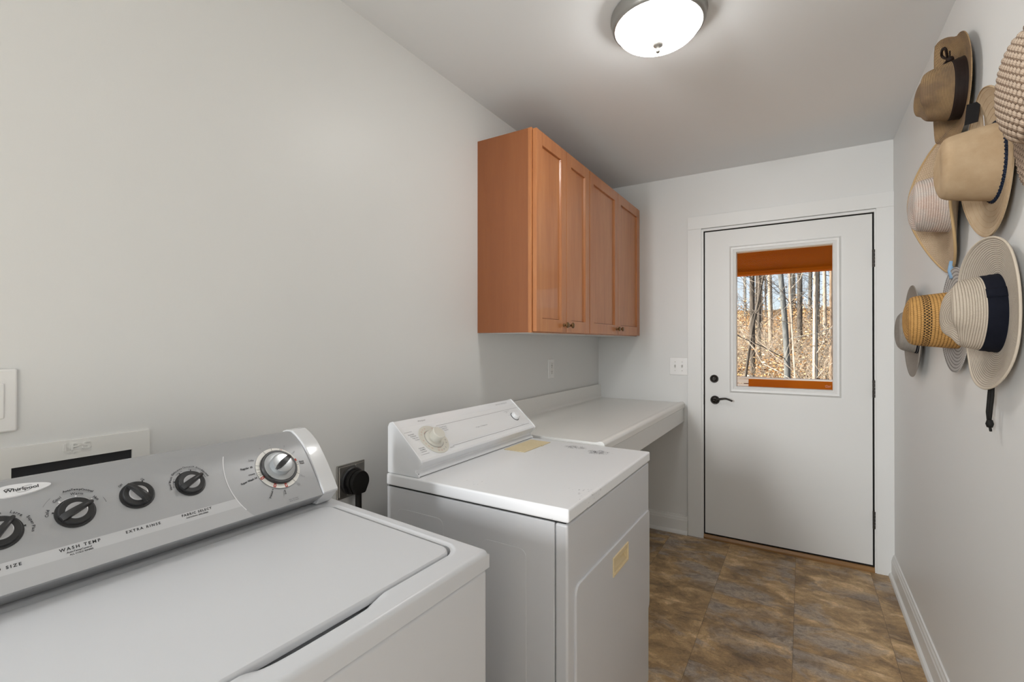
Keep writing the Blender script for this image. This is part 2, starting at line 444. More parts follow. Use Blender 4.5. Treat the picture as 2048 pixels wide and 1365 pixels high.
bm = bmesh.new(); lite_frame(bm, y0, 1); lite_frame(bm, y1, -1); bmesh.ops.recalc_face_normals(bm, faces=bm.faces)
fr = part('window_frame', bm, M_trim, door)
bm = bmesh.new(); box(bm, GL - .012, GR + .012, D + .021, D + .027, GB - .012, GT + .012); part('window_pane', bm, glass('window_glass'), door)
bm = bmesh.new()     # etched safety mark in the pane's lower corner
for k in range(5): text(bm, 'o', .012, frame_m(Vector((.118 + .006 * k, D + .0205, 1.052 + .003 * math.sin(k * 1.6))), (1, 0, 0), (0, 0, 1), (0, -1, 0)))
text(bm, 'SAFETY', .008, frame_m(Vector((.130, D + .0205, 1.043)), (1, 0, 0), (0, 0, 1), (0, -1, 0)))
part('glass_mark', bm, mat('pale_red_mark', (.7, .35, .25), .6), door)
# deadbolt and lever
FY = Matrix.Rotation(PI / 2, 4, 'X')       # local z -> -y
def rose(bm, x, z, r, extra=()):
    M = Matrix.Translation((x, y0, z)) @ FY
    lathe(bm, [(0, 0), (r, 0), (r, .005), (r * .93, .008), (r * .86, .008), (r * .8, .011), (r * .7, .0105), (r * .62, .013), (r * .55, .0135), *extra], M, 40)
bm = bmesh.new(); rose(bm, -.502, 1.071, .0265, ((.012, .014), (.010, .017), (0, .017))); box(bm, -.5065, -.4975, y0 - .024, y0 - .014, 1.058, 1.084, .0015)
part('deadbolt', bm, M_bronze, door, auto=35)
bm = bmesh.new(); rose(bm, -.497, .930, .0285, ((.012, .014), (.0115, .030), (.013, .036), (.0125, .048), (.008, .052), (0, .053)))
lh = part('door_lever', bm, M_bronze, door, auto=35)
bm = bmesh.new(); pts = []
for k in range(15):
    u = k / 14; pts.append((-.492 + .105 * u, y0 - .044 + .004 * math.sin(u * PI), .934 + .013 * math.sin(u * PI * .62 + .1) - .021 * max(0, u - .62) * 1.6))
tube(bm, pts, lambda u: .0068 * (1 - .35 * u) + .001, 10)
part('lever_handle', bm, M_bronze, lh, smooth=True)
bm = bmesh.new(); box(bm, DL - .0095, DL - .003, y0 - .012, y0 + .004, .895, .965, .003); part('strike_latch', bm, M_bronze, door)
for zc in (1.795, 1.048, .299):
    bm = bmesh.new()
    for k in range(5):
        zz = zc - .05 + k * .02
        M = Matrix.Translation((DR + .003, y0 - .008, zz)); lathe(bm, [(0, 0), (.0085, 0), (.0085, .0188), (0, .0188)], M, 12)
    box(bm, DR + .0005, DR + .003, y0 - .004, y0 + .03, zc - .05, zc + .05); 
    lathe(bm, [(0, 0), (.005, 0), (.006, .004), (0, .008)], Matrix.Translation((DR + .006, y0 - .006, zc + .05)), 12)
    part('hinge', bm, M_hinge, door, auto=35)

# ================================================================== WALL PLATES
# double switch on the back wall
t_ = thing('light_switch', 'white double toggle switch plate on the back wall left of the door', 'switch', (-.729, D, 1.148))
bm = bmesh.new(); box(bm, -.7895, -.669, D - .006, D, 1.0875, 1.209, .003)
sw = part('switch_plate', bm, M_plate, t_)
for x in (-.7525, -.706):
    bm = bmesh.new(); box(bm, x - .006, x + .006, D - .0075, D - .004, 1.136, 1.16, .0008)
    pr = [(D - .006, 1.140), (D - .020, 1.156), (D - .018, 1.160), (D - .006, 1.152)]
    prism(bm, pr, 'x', x - .004, x + .004, .0008); part('toggle', bm, mat('switch_toggle', (.70, .69, .66), .3), t_)
    for z in (1.118, 1.178):
        bm = bmesh.new(); lathe(bm, [(0, 0), (.0032, 0), (.0028, .0015), (0, .002)], Matrix.Translation((x, D - .006, z)) @ FY, 12); part('screw', bm, M_steel, t_)
FX = Matrix.Rotation(PI / 2, 4, 'Y')       # local z -> +x
# outlet above the counter on the left wall
t_ = thing('wall_outlet', 'white duplex outlet on the left wall above the counter backsplash', 'outlet', (XL, 2.599, 1.152))
bm = bmesh.new(); box(bm, XL, XL + .006, 2.5605, 2.6375, 1.0935, 1.2115, .003); part('outlet_plate', bm, M_plate, t_)
bm = bmesh.new(); box(bm, XL + .004, XL + .009, 2.582, 2.616, 1.118, 1.187, .001); oi = part('receptacle', bm, mat('outlet_insert', (.74, .73, .70), .3), t_)
bm = bmesh.new()
for z in (1.134, 1.171):
    box(bm, XL + .0085, XL + .0095, 2.5905, 2.5925, z - .004, z + .006); box(bm, XL + .0085, XL + .0095, 2.6045, 2.6065, z - .004, z + .005)
    box(bm, XL + .0085, XL + .0095, 2.5965, 2.6005, z - .012, z - .008)
part('slots', bm, M_dark, oi)
# rocker switch at the far left of the photo
t_ = thing('rocker_switch', 'white rocker switch plate on the left wall above the recessed washer box', 'switch', (XL, .251, 1.201))
bm = bmesh.new(); box(bm, XL, XL + .008, .215, .286, 1.140, 1.262, .004, 3); part('switch_plate', bm, M_plate, t_, auto=40)
bm = bmesh.new(); box(bm, XL + .006, XL + .0105, .234, .2675, 1.167, 1.235, .002); part('rocker', bm, M_plate, t_)
# recessed washer supply box
t_ = thing('washer_outlet_box', 'beige plastic recessed supply box frame on the wall behind the washing machine', 'outlet box', (XL, .375, 1.0))
bm = bmesh.new(); Y0, Y1, Z0, Z1 = .243, .5064, .88, 1.1085; HY0, HY1, HZ0, HZ1 = .2775, .4723, .91, 1.069
box(bm, XL, XL + .007, Y0, HY0, Z0, Z1); box(bm, XL, XL + .007, HY1, Y1, Z0, Z1); box(bm, XL, XL + .007, HY0, HY1, HZ1, Z1); box(bm, XL, XL + .007, HY0, HY1, Z0, HZ0)
M_boxf = mat('beige_box_frame', (.80, .79, .755), .4)
fr = part('frame', bm, M_boxf, t_)
bm = bmesh.new(); box(bm, XL + .0005, XL + .002, HY0, HY1, HZ0, HZ1); part('recess', bm, mat('dark_box_recess', (.02, .02, .022), .7), t_)
bm = bmesh.new()
MI = frame_m(Vector((XL + .0072, .3745, 1.0935)), (0, 1, 0), (0, 0, 1), (1, 0, 0))
c = bpy.data.curves.new('l', 'FONT'); c.body = 'IPS'; c.size = .021; c.extrude = .0018; c.offset = .0004; c.align_x = 'CENTER'; c.align_y = 'CENTER'; c.space_character = 1.25
o = bpy.data.objects.new('l', c); COL.objects.link(o)
me = bpy.data.meshes.new_from_object(o.evaluated_get(bpy.context.evaluated_depsgraph_get())); me.transform(MI @ Matrix.Diagonal((1.5, 1, 1, 1))); bm.from_mesh(me)
bpy.data.objects.remove(o)
text(bm, 'CORPORATION', .005, MI @ Matrix.Translation((0, -.0115, .0006)), spacing=1.2)
part('embossed_lettering', bm, M_boxf, fr)
# dryer outlet with plug
t_ = thing('dryer_outlet', 'steel cover plate with round black receptacle on the wall between washer and dryer', 'outlet', (XL, 1.0915, .847))
bm = bmesh.new(); box(bm, XL, XL + .006, 1.034, 1.149, .790, .9035, .002); box(bm, XL, XL + .0085, 1.040, 1.143, .796, .8975, .002)
part('cover_plate', bm, M_steel, t_)
bm = bmesh.new(); C0 = Vector((XL + .008, 1.088, .846)); M = Matrix.Translation(C0) @ FX
lathe(bm, [(0, 0), (.046, 0), (.046, .010), (.042, .013), (0, .013)], M, 36); rc = part('receptacle', bm, M_black, t_, auto=35)
for yy, zz in ((1.0735, .873), (1.0735, .820), (1.108, .8915), (1.075, .8)):
    bm = bmesh.new(); lathe(bm, [(0, 0), (.0035, 0), (.003, .0016), (0, .0022)], Matrix.Translation((XL + (.021 if zz in (.873, .820) else .0085), yy, zz)) @ FX, 12); part('screw', bm, M_steel, t_)
t_ = thing('dryer_plug', 'black right-angle dryer plug and cord in the round wall receptacle', 'plug', (XL + .021, 1.088, .846))
bm = bmesh.new()
def dcut(r, x0, x1, cz, bev):
    pts = []
    for k in range(33):
        a = -.35 + (PI + .7) * k / 32; pts.append((1.088 + r * math.cos(a), .848 + r * math.sin(a)))
    pts += [(1.088 - r * .55, .848 - r * 1.12), (1.088 + r * .55, .848 - r * 1.12)]
    prism(bm, pts, 'x', x0, x1, bev)
dcut(.034, XL + .021, XL + .028, 0, .001); dcut(.0375, XL + .028, XL + .041, 0, .003); dcut(.036, XL + .042, XL + .060, 0, .005)
part('plug_body', bm, M_rubber, t_, auto=30)
bm = bmesh.new(); tube(bm, [(XL + .045, 1.088, .822), (XL + .045, 1.088, .80), (XL + .047, 1.087, .75), (XL + .055, 1.085, .62), (XL + .05, 1.08, .45), (XL + .05, 1.06, .25), (XL + .06, 1.09, .02), (XL + .12, 1.16, .012)], .0105, 12)
part('cord', bm, M_rubber, t_, smooth=True)

# ================================================================== CEILING LAMP
lamp = thing('ceiling_light', 'round flush ceiling light with frosted bowl and brushed metal rim', 'ceiling light', (LAMP[0], LAMP[1], H))
ML = Matrix.Translation((LAMP[0], LAMP[1], H))
bm = bmesh.new(); lathe(bm, [(.10, 0), (.150, 0), (.160, -.006), (.1615, -.016), (.156, -.026), (.157, -.038), (.1515, -.048), (.146, -.050), (.1425, -.047), (.140, -.03)], ML, 72)
bmesh.ops.recalc_face_normals(bm, faces=bm.faces); part('rim', bm, M_nickel, lamp, auto=50)
bm = bmesh.new(); pr = [(.142, -.044)]
for k in range(1, 13):
    a = PI / 2 * k / 12; pr.append((.142 * math.cos(a), -.044 - .066 * math.sin(a)))
lathe(bm, pr, ML, 72); bmesh.ops.recalc_face_normals(bm, faces=bm.faces)
part('glass_bowl', bm, emissive('frosted_glass_lit', (1.0, .985, .955), BOWL), lamp, smooth=True)
bm = bmesh.new(); lathe(bm, [(0, -.107), (.0185, -.1075), (.0185, -.111), (.014, -.116), (.0085, -.119), (.005, -.123), (.0045, -.127), (.007, -.130), (.0075, -.134), (.0045, -.138), (0, -.139)], ML, 24)
part('finial', bm, M_nickel, lamp, smooth=True)

# ================================================================== WALL CABINETS
def cabinet(label, ya, yb, mid, knobs):
    t_ = thing('wall_cabinet', label, 'cabinet', (XL, ya, 1.358), 'maple wall cabinets over the counter')
    xf = -1.022
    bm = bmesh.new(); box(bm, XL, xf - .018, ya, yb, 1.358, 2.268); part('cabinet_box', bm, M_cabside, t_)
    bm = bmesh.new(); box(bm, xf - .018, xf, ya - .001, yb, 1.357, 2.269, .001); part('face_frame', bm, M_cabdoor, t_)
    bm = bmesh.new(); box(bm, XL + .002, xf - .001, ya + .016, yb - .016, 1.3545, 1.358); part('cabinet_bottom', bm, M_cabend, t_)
    for (a, b, side) in ((ya + .006, mid - .0022, 1), (mid + .0022, yb - .003, -1)):
        z0, z1 = 1.362, 2.264; s = .056
        bm = bmesh.new(); x0, x1 = xf + .002, xf + .022
        box(bm, x0, x1, a, a + s, z0, z1, .0012); box(bm, x0, x1, b - s, b, z0, z1, .0012)
        box(bm, x0, x1 - .0002, a + s, b - s, z0, z0 + s + .004, .0008); box(bm, x0, x1 - .0002, a + s, b - s, z1 - s - .004, z1, .0008)
        box(bm, x0, x1 - .010, a + s - .004, b - s + .004, z0 + s + .0065, z1 - s)
        # small bevelled bead round the panel
        for (p, q, axis) in ((a + s, 1, 'l'), (b - s, -1, 'r')):
            prism(bm, [(x1 - .010, p), (x1 - .002, p), (x1 - .010, p + q * .006)], 'z', z0 + s + .004, z1 - s - .004)
        d = part('cabinet_door', bm, M_cabdoor, t_)
        ky = (b - .030) if side == 1 else (a + .030); kz = 1.398
        bm = bmesh.new(); M = Matrix.Translation((x1, ky, kz)) @ FX
        lathe(bm, [(0, 0), (.0085, 0), (.0085, .002), (.006, .004), (.0052, .010), (.006, .014), (.0125, .017), (.0145, .020), (.0135, .024), (.009, .0265), (0, .027)], M, 28)
        part('knob', bm, M_brass, d, auto=50)
cabinet('narrower maple wall cabinet with two shaker doors, nearer the dryer', 1.834, 2.452, 2.152, 0)
cabinet('wider maple wall cabinet with two shaker doors, by the back wall', 2.4525, D - .002, 2.925, 0)

# ================================================================== COUNTER
t_ = thing('countertop', 'pale laminate counter with backsplash between the dryer and back wall', 'counter', (XL, 1.845, .9))
cy0 = 1.850
bm = bmesh.new()
pr = [(XL + .001, .868), (XL + .001, .998)]
for k in range(7): a = PI / 2 * k / 6; pr.append((XL + .014 + .006 * math.sin(a), .996 + .006 * math.cos(a)))
pr += [(XL + .021, .925)]
for k in range(1, 7): a = PI / 2 * k / 6; pr.append((XL + .021 + .018 * (1 - math.cos(a)) , .919 - .018 * math.sin(a)))
pr += [(-.78, .9), (-.735, .9), (-.722, .902), (-.712, .9055), (-.704, .906), (-.697, .9035), (-.6915, .898), (-.689, .890), (-.689, .870), (-.692, .866), (-.705, .866), (-.705, .868)]
prism(bm, pr, 'y', cy0, D - .0005); part('worktop', bm, M_lam, t_, auto=30)
bm = bmesh.new(); box(bm, -.714, -.6935, cy0 + .002, D - .0005, .772, .866, .001); part('apron', bm, M_trim, t_)
bm = bmesh.new(); box(bm, XL, XL + .02, cy0 + .002, D, .79, .868); box(bm, XL + .02, -.714, D - .021, D - .001, .79, .868); part('support_rail', bm, M_trim, t_)

# ================================================================== profiles for the two consoles
def smooth_prof(P, n=8):
    out = []
    for i in range(len(P) - 1):
        p0 = P[max(i - 1, 0)]; p1 = P[i]; p2 = P[i + 1]; p3 = P[min(i + 2, len(P) - 1)]
        for k in range(n):
            u = k / n
            out.append(tuple(.5 * ((2 * p1[j]) + (-p0[j] + p2[j]) * u + (2 * p0[j] - 5 * p1[j] + 4 * p2[j] - p3[j]) * u * u + (-p0[j] + 3 * p1[j] - 3 * p2[j] + p3[j]) * u ** 3) for j in (0, 1)))
    out.append(P[-1]); return out
class Panel:
    def __init__(s, P):
        s.P = [Vector(p) for p in P]; s.L = [0]
        for a, b in zip(s.P[:-1], s.P[1:]): s.L.append(s.L[-1] + (b - a).length)
    def at(s, t):
        t = min(max(t, 0), s.L[-1])
        for i in range(len(s.P) - 1):
            if t <= s.L[i + 1] or i == len(s.P) - 2:
                u = (t - s.L[i]) / (s.L[i + 1] - s.L[i]); return s.P[i].lerp(s.P[i + 1], u)
    def frame(s, y, t, off=.0004, w=.006):
        p = s.at(t); a = s.at(t - w); b = s.at(t + w); d = (a - b).normalized()
        up = Vector((d.x, 0, d.y)); n = Vector((0, 1, 0)).cross(up)
        return frame_m(Vector((p.x, y, p.y)) + n * off, Vector((0, 1, 0)), up, n)
    def patch(s, bm, ya, yb, t0, t1, off=.0003, n=24):
        va = []
        for k in range(n + 1):
            t = t0 + (t1 - t0) * k / n; a = ya(t) if callable(ya) else ya; b = yb(t) if callable(yb) else yb
            Ma = s.frame(a, t, off, .002); Mb = s.frame(b, t, off, .002)
            va.append((bm.verts.new(Ma.translation), bm.verts.new(Mb.translation)))
        for (a, b), (c, d) in zip(va[:-1], va[1:]): bm.faces.new((a, b, d, c))

# ================================================================== WASHER
WX0, WX1, WY0, WY1, WT = -1.135, -.520, .030, .765, .9105
washer = thing('washing_machine', 'white top-load washing machine with silver control console and black knobs', 'washing machine', (WX1, WY0, 0))
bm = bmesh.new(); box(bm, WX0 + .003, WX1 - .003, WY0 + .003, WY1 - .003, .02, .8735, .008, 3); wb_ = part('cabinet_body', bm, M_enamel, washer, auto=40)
ROTW = Matrix.Translation((-.5215, .7665, 0)) @ Matrix(((1, 0, 0, 0), (0, 1, 0, 0), (-.0357, 0, 1, 0), (0, 0, 0, 1))) @ Matrix.Rotation(math.radians(-1.2), 4, 'Z') @ Matrix.Translation((.5215, -.7665, 0))   # the machine stands slightly askew, its back a little higher
wb_.data.transform(ROTW)
LX0, LX1, LY0, LY1, LR = -.9630, -.5755, .075, .7235, .028
def rr(x, y, x0, x1, y0, y1, r):         # signed distance to a rounded rectangle
    cx, cy = (x0 + x1) / 2, (y0 + y1) / 2; qx = abs(x - cx) - (x1 - x0) / 2 + r; qy = abs(y - cy) - (y1 - y0) / 2 + r
    return math.hypot(max(qx, 0), max(qy, 0)) + min(max(qx, qy), 0) - r
def sst(a, b, x):
    u = min(max((x - a) / (b - a), 0), 1); return u * u * (3 - 2 * u)
def deck_z(x, y):
    z = WT
    d = -rr(x, y, WX0, WX1, WY0, WY1, .012)
    e = .009
    if d < e: z -= e - math.sqrt(max(e * e - (e - max(d, 0)) ** 2, 0))
    q = rr(x, y, LX0 - .005, LX1 + .003, LY0 - .005, LY1 + .006, LR + .006)
    z -= .022 * (1 - sst(-.003, .0015, q))
    z -= .0022 * (1 - sst(.002, .013, q))
    # hand scoop in front of the lid edge
    if x > LX1 - .03:
        w = sst(.300, .40, y) * (1 - sst(.45, .565, y))
        z = min(z, WT - .034 * w * (1 - sst(LX1 - .004, LX1 + .026, x)) ** 1.3 )
    return z
def axis_samples(a, b, fine, n=40):
    s = set([a, b])
    for k in range(n + 1): s.add(a + (b - a) * k / n)
    for c, w in fine:
        k = -w
        while k <= w: s.add(min(max(c + k, a), b)); k += .0015
    return sorted(s)
xs = axis_samples(WX0, WX1, ((WX0 + .005, .006), (WX1 - .005, .006), (LX0, .018), (LX1 + .008, .026)))
ys = axis_samples(WY0, WY1, ((WY0 + .005, .006), (WY1 - .005, .006), (LY0, .02), (LY1 - .004, .028)), 90)
bm = bmesh.new(); G = [[bm.verts.new((x, y, deck_z(x, y))) for y in ys] for x in xs]
for i in range(len(xs) - 1):
    for j in range(len(ys) - 1): bm.faces.new((G[i][j], G[i + 1][j], G[i + 1][j + 1], G[i][j + 1]))
rim = [G[i][0] for i in range(len(xs))] + G[-1][1:] + [G[i][-1] for i in range(len(xs) - 2, -1, -1)] + G[0][-2:0:-1]
lo = [bm.verts.new((v.co.x, v.co.y, .876)) for v in rim]; m = len(rim)
lo2 = [bm.verts.new((v.co.x * 1 + (-.006 if v.co.x > -.6 else .006 if v.co.x < -1.1 else 0), v.co.y + (-.006 if v.co.y > .7 else .006 if v.co.y < .1 else 0), .8735)) for v in rim]
for k in range(m):
    bm.faces.new((rim[k], lo[k], lo[(k + 1) % m], rim[(k + 1) % m])); bm.faces.new((lo[k], lo2[k], lo2[(k + 1) % m], lo[(k + 1) % m]))
bmesh.ops.recalc_face_normals(bm, faces=bm.faces)
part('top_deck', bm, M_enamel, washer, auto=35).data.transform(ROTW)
# lid
def rrpts(x0, x1, y0, y1, r, n=8):
    out = []
    for cx, cy, a0 in ((x1 - r, y1 - r, 0), (x0 + r, y1 - r, PI / 2), (x0 + r, y0 + r, PI), (x1 - r, y0 + r, 1.5 * PI)):
        for k in range(n + 1):
            a = a0 + PI / 2 * k / n; out.append((cx + r * math.cos(a), cy + r * math.sin(a)))
    return out
bm = bmesh.new(); rings = []
for ins, z in ((.002, WT - .013), (.0, WT - .011), (.0, WT - .004), (.001, WT - .0012), (.003, WT + .0008), (.006, WT + .0012)):
    rings.append([bm.verts.new((x, y, z)) for x, y in rrpts(LX0 + ins, LX1 - ins, LY0 + ins, LY1 - ins, LR - ins)])
for a, b in zip(rings[:-1], rings[1:]):
    n_ = len(a)
    for k in range(n_): bm.faces.new((a[k], a[(k + 1) % n_], b[(k + 1) % n_], b[k]))
bm.faces.new(rings[-1]); bm.faces.new(rings[0][::-1])
part('lid', bm, M_enamel, washer, auto=35).data.transform(ROTW)
# console
WP = smooth_prof([(-1.081, 1.0925), (-1.056, 1.080), (-1.0271, 1.0567), (-.990, 1.010), (-.9557, .9588)], 8)
WPn = WP + [(-.9568, .9565), (-.9600, .9535)]
WPan = Panel(WPn)
bm = bmesh.new()
face = [(-1.095, 1.0925)] + WPn + [(-.9985, .9290), (-1.12, .9335), (-1.12, 1.075), (-1.11, 1.088)]
prism(bm, face, 'y', .080, .7145); part('console_face', bm, M_silver, washer, auto=25)
cap = [(p[0] + .0035, p[1] + .0035) for p in WPn]
for ya, yb in ((.7155, .756), (.040, .079)):
    bm = bmesh.new(); prism(bm, [(-1.10, 1.0955)] + cap + [(-.976, .936), (-.983, .9285), (-1.125, .9335), (-1.125, 1.078), (-1.115, 1.091)], 'y', ya, yb, .003, 2)
    part('console_end_cap', bm, M_cap, washer, auto=35)
# printed bands; arc separating the dial area
def arc_y(t):   # circle through the three measured points (y, s)
    pts = ((.5362, .0425), (.5225, .1078), (.5496, .1827))
    (x1, y1), (x2, y2), (x3, y3) = pts
    d = 2 * (x1 * (y2 - y3) + x2 * (y3 - y1) + x3 * (y1 - y2))
    ux = ((x1 ** 2 + y1 ** 2) * (y2 - y3) + (x2 ** 2 + y2 ** 2) * (y3 - y1) + (x3 ** 2 + y3 ** 2) * (y1 - y2)) / d
    uy = ((x1 ** 2 + y1 ** 2) * (x3 - x2) + (x2 ** 2 + y2 ** 2) * (x1 - x3) + (x3 ** 2 + y3 ** 2) * (x2 - x1)) / d
    r = math.hypot(x1 - ux, y1 - uy); return ux - math.sqrt(max(r * r - (t - uy) ** 2, 0))
bm = bmesh.new(); WPan.patch(bm, .0805, arc_y, .1420, .1600); part('console_band', bm, M_stripe, washer)
bm = bmesh.new(); WPan.patch(bm, .0805, arc_y, .1600, WPan.L[len(WP) - 1], .0002); part('lower_band', bm, M_stripe2, washer)
bm = bmesh.new(); WPan.patch(bm, lambda t: arc_y(t) - .001, lambda t: arc_y(t) + .001, .0425, .170, .0005); part('arc_line', bm, M_badge, washer)
# logo badge
bm = bmesh.new(); Mb = WPan.frame(.2360, .0280, .0003, .02); 
pts = [bm.verts.new(Mb @ Vector((.034 * math.cos(2 * PI * k / 48) * (1 - .0 * math.sin(2 * PI * k / 48)), .0125 * math.sin(2 * PI * k / 48) * (1 - .35 * math.cos(2 * PI * k / 48)), .0015))) for k in range(48)]
bm.faces.new(pts); 
pb = [bm.verts.new(v.co - Mb.to_3x3() @ Vector((0, 0, .004))) for v in pts]
for k in range(48): bm.faces.new((pts[k], pb[k], pb[(k + 1) % 48], pts[(k + 1) % 48]))
bg = part('brand_badge', bm, M_badge, washer)
bm = bmesh.new(); text(bm, 'Whirlpool', .0095, Mb @ Matrix.Translation((-.001, .0, .0018)), shear=.12, bold=.0002)
tube(bm, [Mb @ Vector((.010 * math.cos(a) * 1.0 + .003, -.001 + .0055 * math.sin(a) + .003 * math.cos(a), .0018)) for a in [PI * .15 + 1.75 * PI * k / 30 for k in range(30)]], .00018, 4)
tube(bm, [Mb @ Vector((-.019 + .0012 * k, .0042 + .0008 * math.sin(k * .5), .0018)) for k in range(9)], .0004, 4)
part('brand_lettering', bm, M_ink, bg)
# lettering
inkbm = bmesh.new()
def flush(name='lettering', mt=None):
    global inkbm
    part(name, inkbm, mt or M_ink, washer); inkbm = bmesh.new()
def wl(s, y, t, size, rot=0, align='CENTER', sp=1.0, bold=0, sh=0):
    text(inkbm, s, size, WPan.frame(y, t, .0006) @ Matrix.Rotation(rot, 4, 'Z'), align, sh, sp, bold)
K = [(.2015, .0960), (.2880, .0915), (.3735, .0860), (.4595, .0870)]
F0 = [WPan.frame(y, s, .0006, .015) for y, s in K]
def at_knob(k, s, ang, rad=.033, size=.0058, bold=.0001): arc_text(inkbm, s, size, F0[k], rad, math.radians(ang), bold=bold)
def dot(k, ang, rad=.0275, s=.0011):
    b = inkbm; a = math.radians(ang); M = F0[k] @ Matrix.Translation((rad * math.cos(a), rad * math.sin(a), .0002)) @ Matrix.Rotation(a, 4, 'Z')
    b.faces.new([b.verts.new(M @ Vector(p)) for p in ((-s, -s, 0), (s, -s, 0), (s, s, 0), (-s, s, 0))])
wl('LOAD SIZE', .1965, .1500, .0062, sp=1.5, bold=.0002); flush('band_lettering')
wl('WASH TEMP', .2845, .1478, .0068, sp=1.45, bold=.0002)
wl('AutoTempControl', .2825, .1535, .0040, bold=.0001); wl('ALL COLD RINSES', .2845, .1578, .0036, bold=.0001); flush('band_lettering')
wl('EXTRA RINSE', .3690, .1478, .0062, sp=1.45, bold=.0002); flush('band_lettering')
wl('FABRIC SELECT', .4545, .1465, .0060, sp=1.3, bold=.0002); wl('AGITATION / SPIN SPEED', .4540, .1525, .0034, bold=.0001); flush('band_lettering')
at_knob(0, 'Medium', 100, .031); dot(0, 100); flush('knob_lettering'); at_knob(0, 'Large', 50); flush('knob_lettering'); at_knob(0, 'Super Plus', 5, .036, .0055); dot(0, 5); flush('knob_lettering')
at_knob(1, 'Cold', 165, .034); dot(1, 165); flush('knob_lettering'); at_knob(1, 'Cool', 122, .034); flush('knob_lettering'); at_knob(1, 'Warm', 77, .033)
at_knob(1, 'AutoTempControl', 75, .0405, .0048, .0002); flush('knob_lettering'); at_knob(1, 'Hot', 30, .034); flush('knob_lettering')
for a0, a1 in ((128, 150), (8, 22)):
    pts = [F0[1] @ Vector((.0415 * math.cos(math.radians(a)), .0415 * math.sin(math.radians(a)), .0002)) for a in range(a0, a1 + 1, 2)]; tube(inkbm, pts, .0002, 4); flush('arc_mark')
at_knob(2, 'Off', 128, .031, .005); flush('knob_lettering'); at_knob(2, 'On', 62, .031, .005); dot(2, 62); flush('knob_lettering')
at_knob(3, 'Hand Wash', 165, .034, .005); at_knob(3, 'EX Low/Low', 165, .029, .0033, 0); dot(3, 160); flush('knob_lettering')
at_knob(3, 'Delicates', 118, .035, .005); at_knob(3, 'Low/Low', 118, .0298, .0033, 0); dot(3, 118); flush('knob_lettering')
at_knob(3, 'Casual/P.Press', 68, .0355, .0047); at_knob(3, 'High/Low', 68, .0300, .0033, 0); dot(3, 75); flush('knob_lettering')
at_knob(3, 'Normal', 25, .0345, .005); at_knob(3, 'High/High', 25, .0295, .0033, 0); flush('knob_lettering')
# big dial lettering
BD = (.6350, .0985); FB = WPan.frame(BD[0], BD[1], .0006, .02)
def bt(s, x, y, size, rot=0, align='RIGHT', bold=.0001): text(inkbm, s, size, FB @ Matrix.Translation((x, y, .0002)) @ Matrix.Rotation(math.radians(rot), 4, 'Z'), align, 0, 1.05, bold)
bt('Light', -.045, .030, .0052, -12); flush('dial_lettering'); bt('Regular 10', -.053, .0155, .0056, 0, bold=.0002); flush('dial_lettering'); bt('Heavy', -.053, .0000, .0052, 6); bt('Super Wash 16', -.052, -.0105, .0056, 10, bold=.0002)
flush('dial_lettering'); bt('Quick', .053, .003, .0046, -5, 'LEFT', .0002); bt('Wash', .053, -.002, .0046, -5, 'LEFT', .0002)
flush('dial_lettering'); bt('Prewash 4', -.029, -.045, .0052, 55, bold=.0002); flush('dial_lettering'); bt('Soak', -.006, -.054, .0052, 85, bold=.0002)
flush('dial_lettering'); bt('PULL TO START', .006, -.079, .0030, 0, 'CENTER', 0); bt('PUSH TO STOP', .006, -.083, .0030, 0, 'CENTER', 0)
flush('dial_lettering'); inkbm.free()
bm2 = bmesh.new()
for ang, s in ((112, '10'), (88, '6'), (55, 'Off'), (30, 'Off'), (-35, 'Rinse'), (-58, 'Off')):
    bm2 = bmesh.new()
    a = math.radians(ang); T = FB @ Matrix.Translation((.0585 * math.cos(a), .0585 * math.sin(a), .0002)) @ Matrix.Rotation(a, 4, 'Z'); text(bm2, s, .0045, T)
    tube(bm2, [FB @ Vector((r * math.cos(a), r * math.sin(a), .0003)) for r in (.047, .054)], .00015, 4)
    part('faint_lettering', bm2, M_inkgrey, washer)
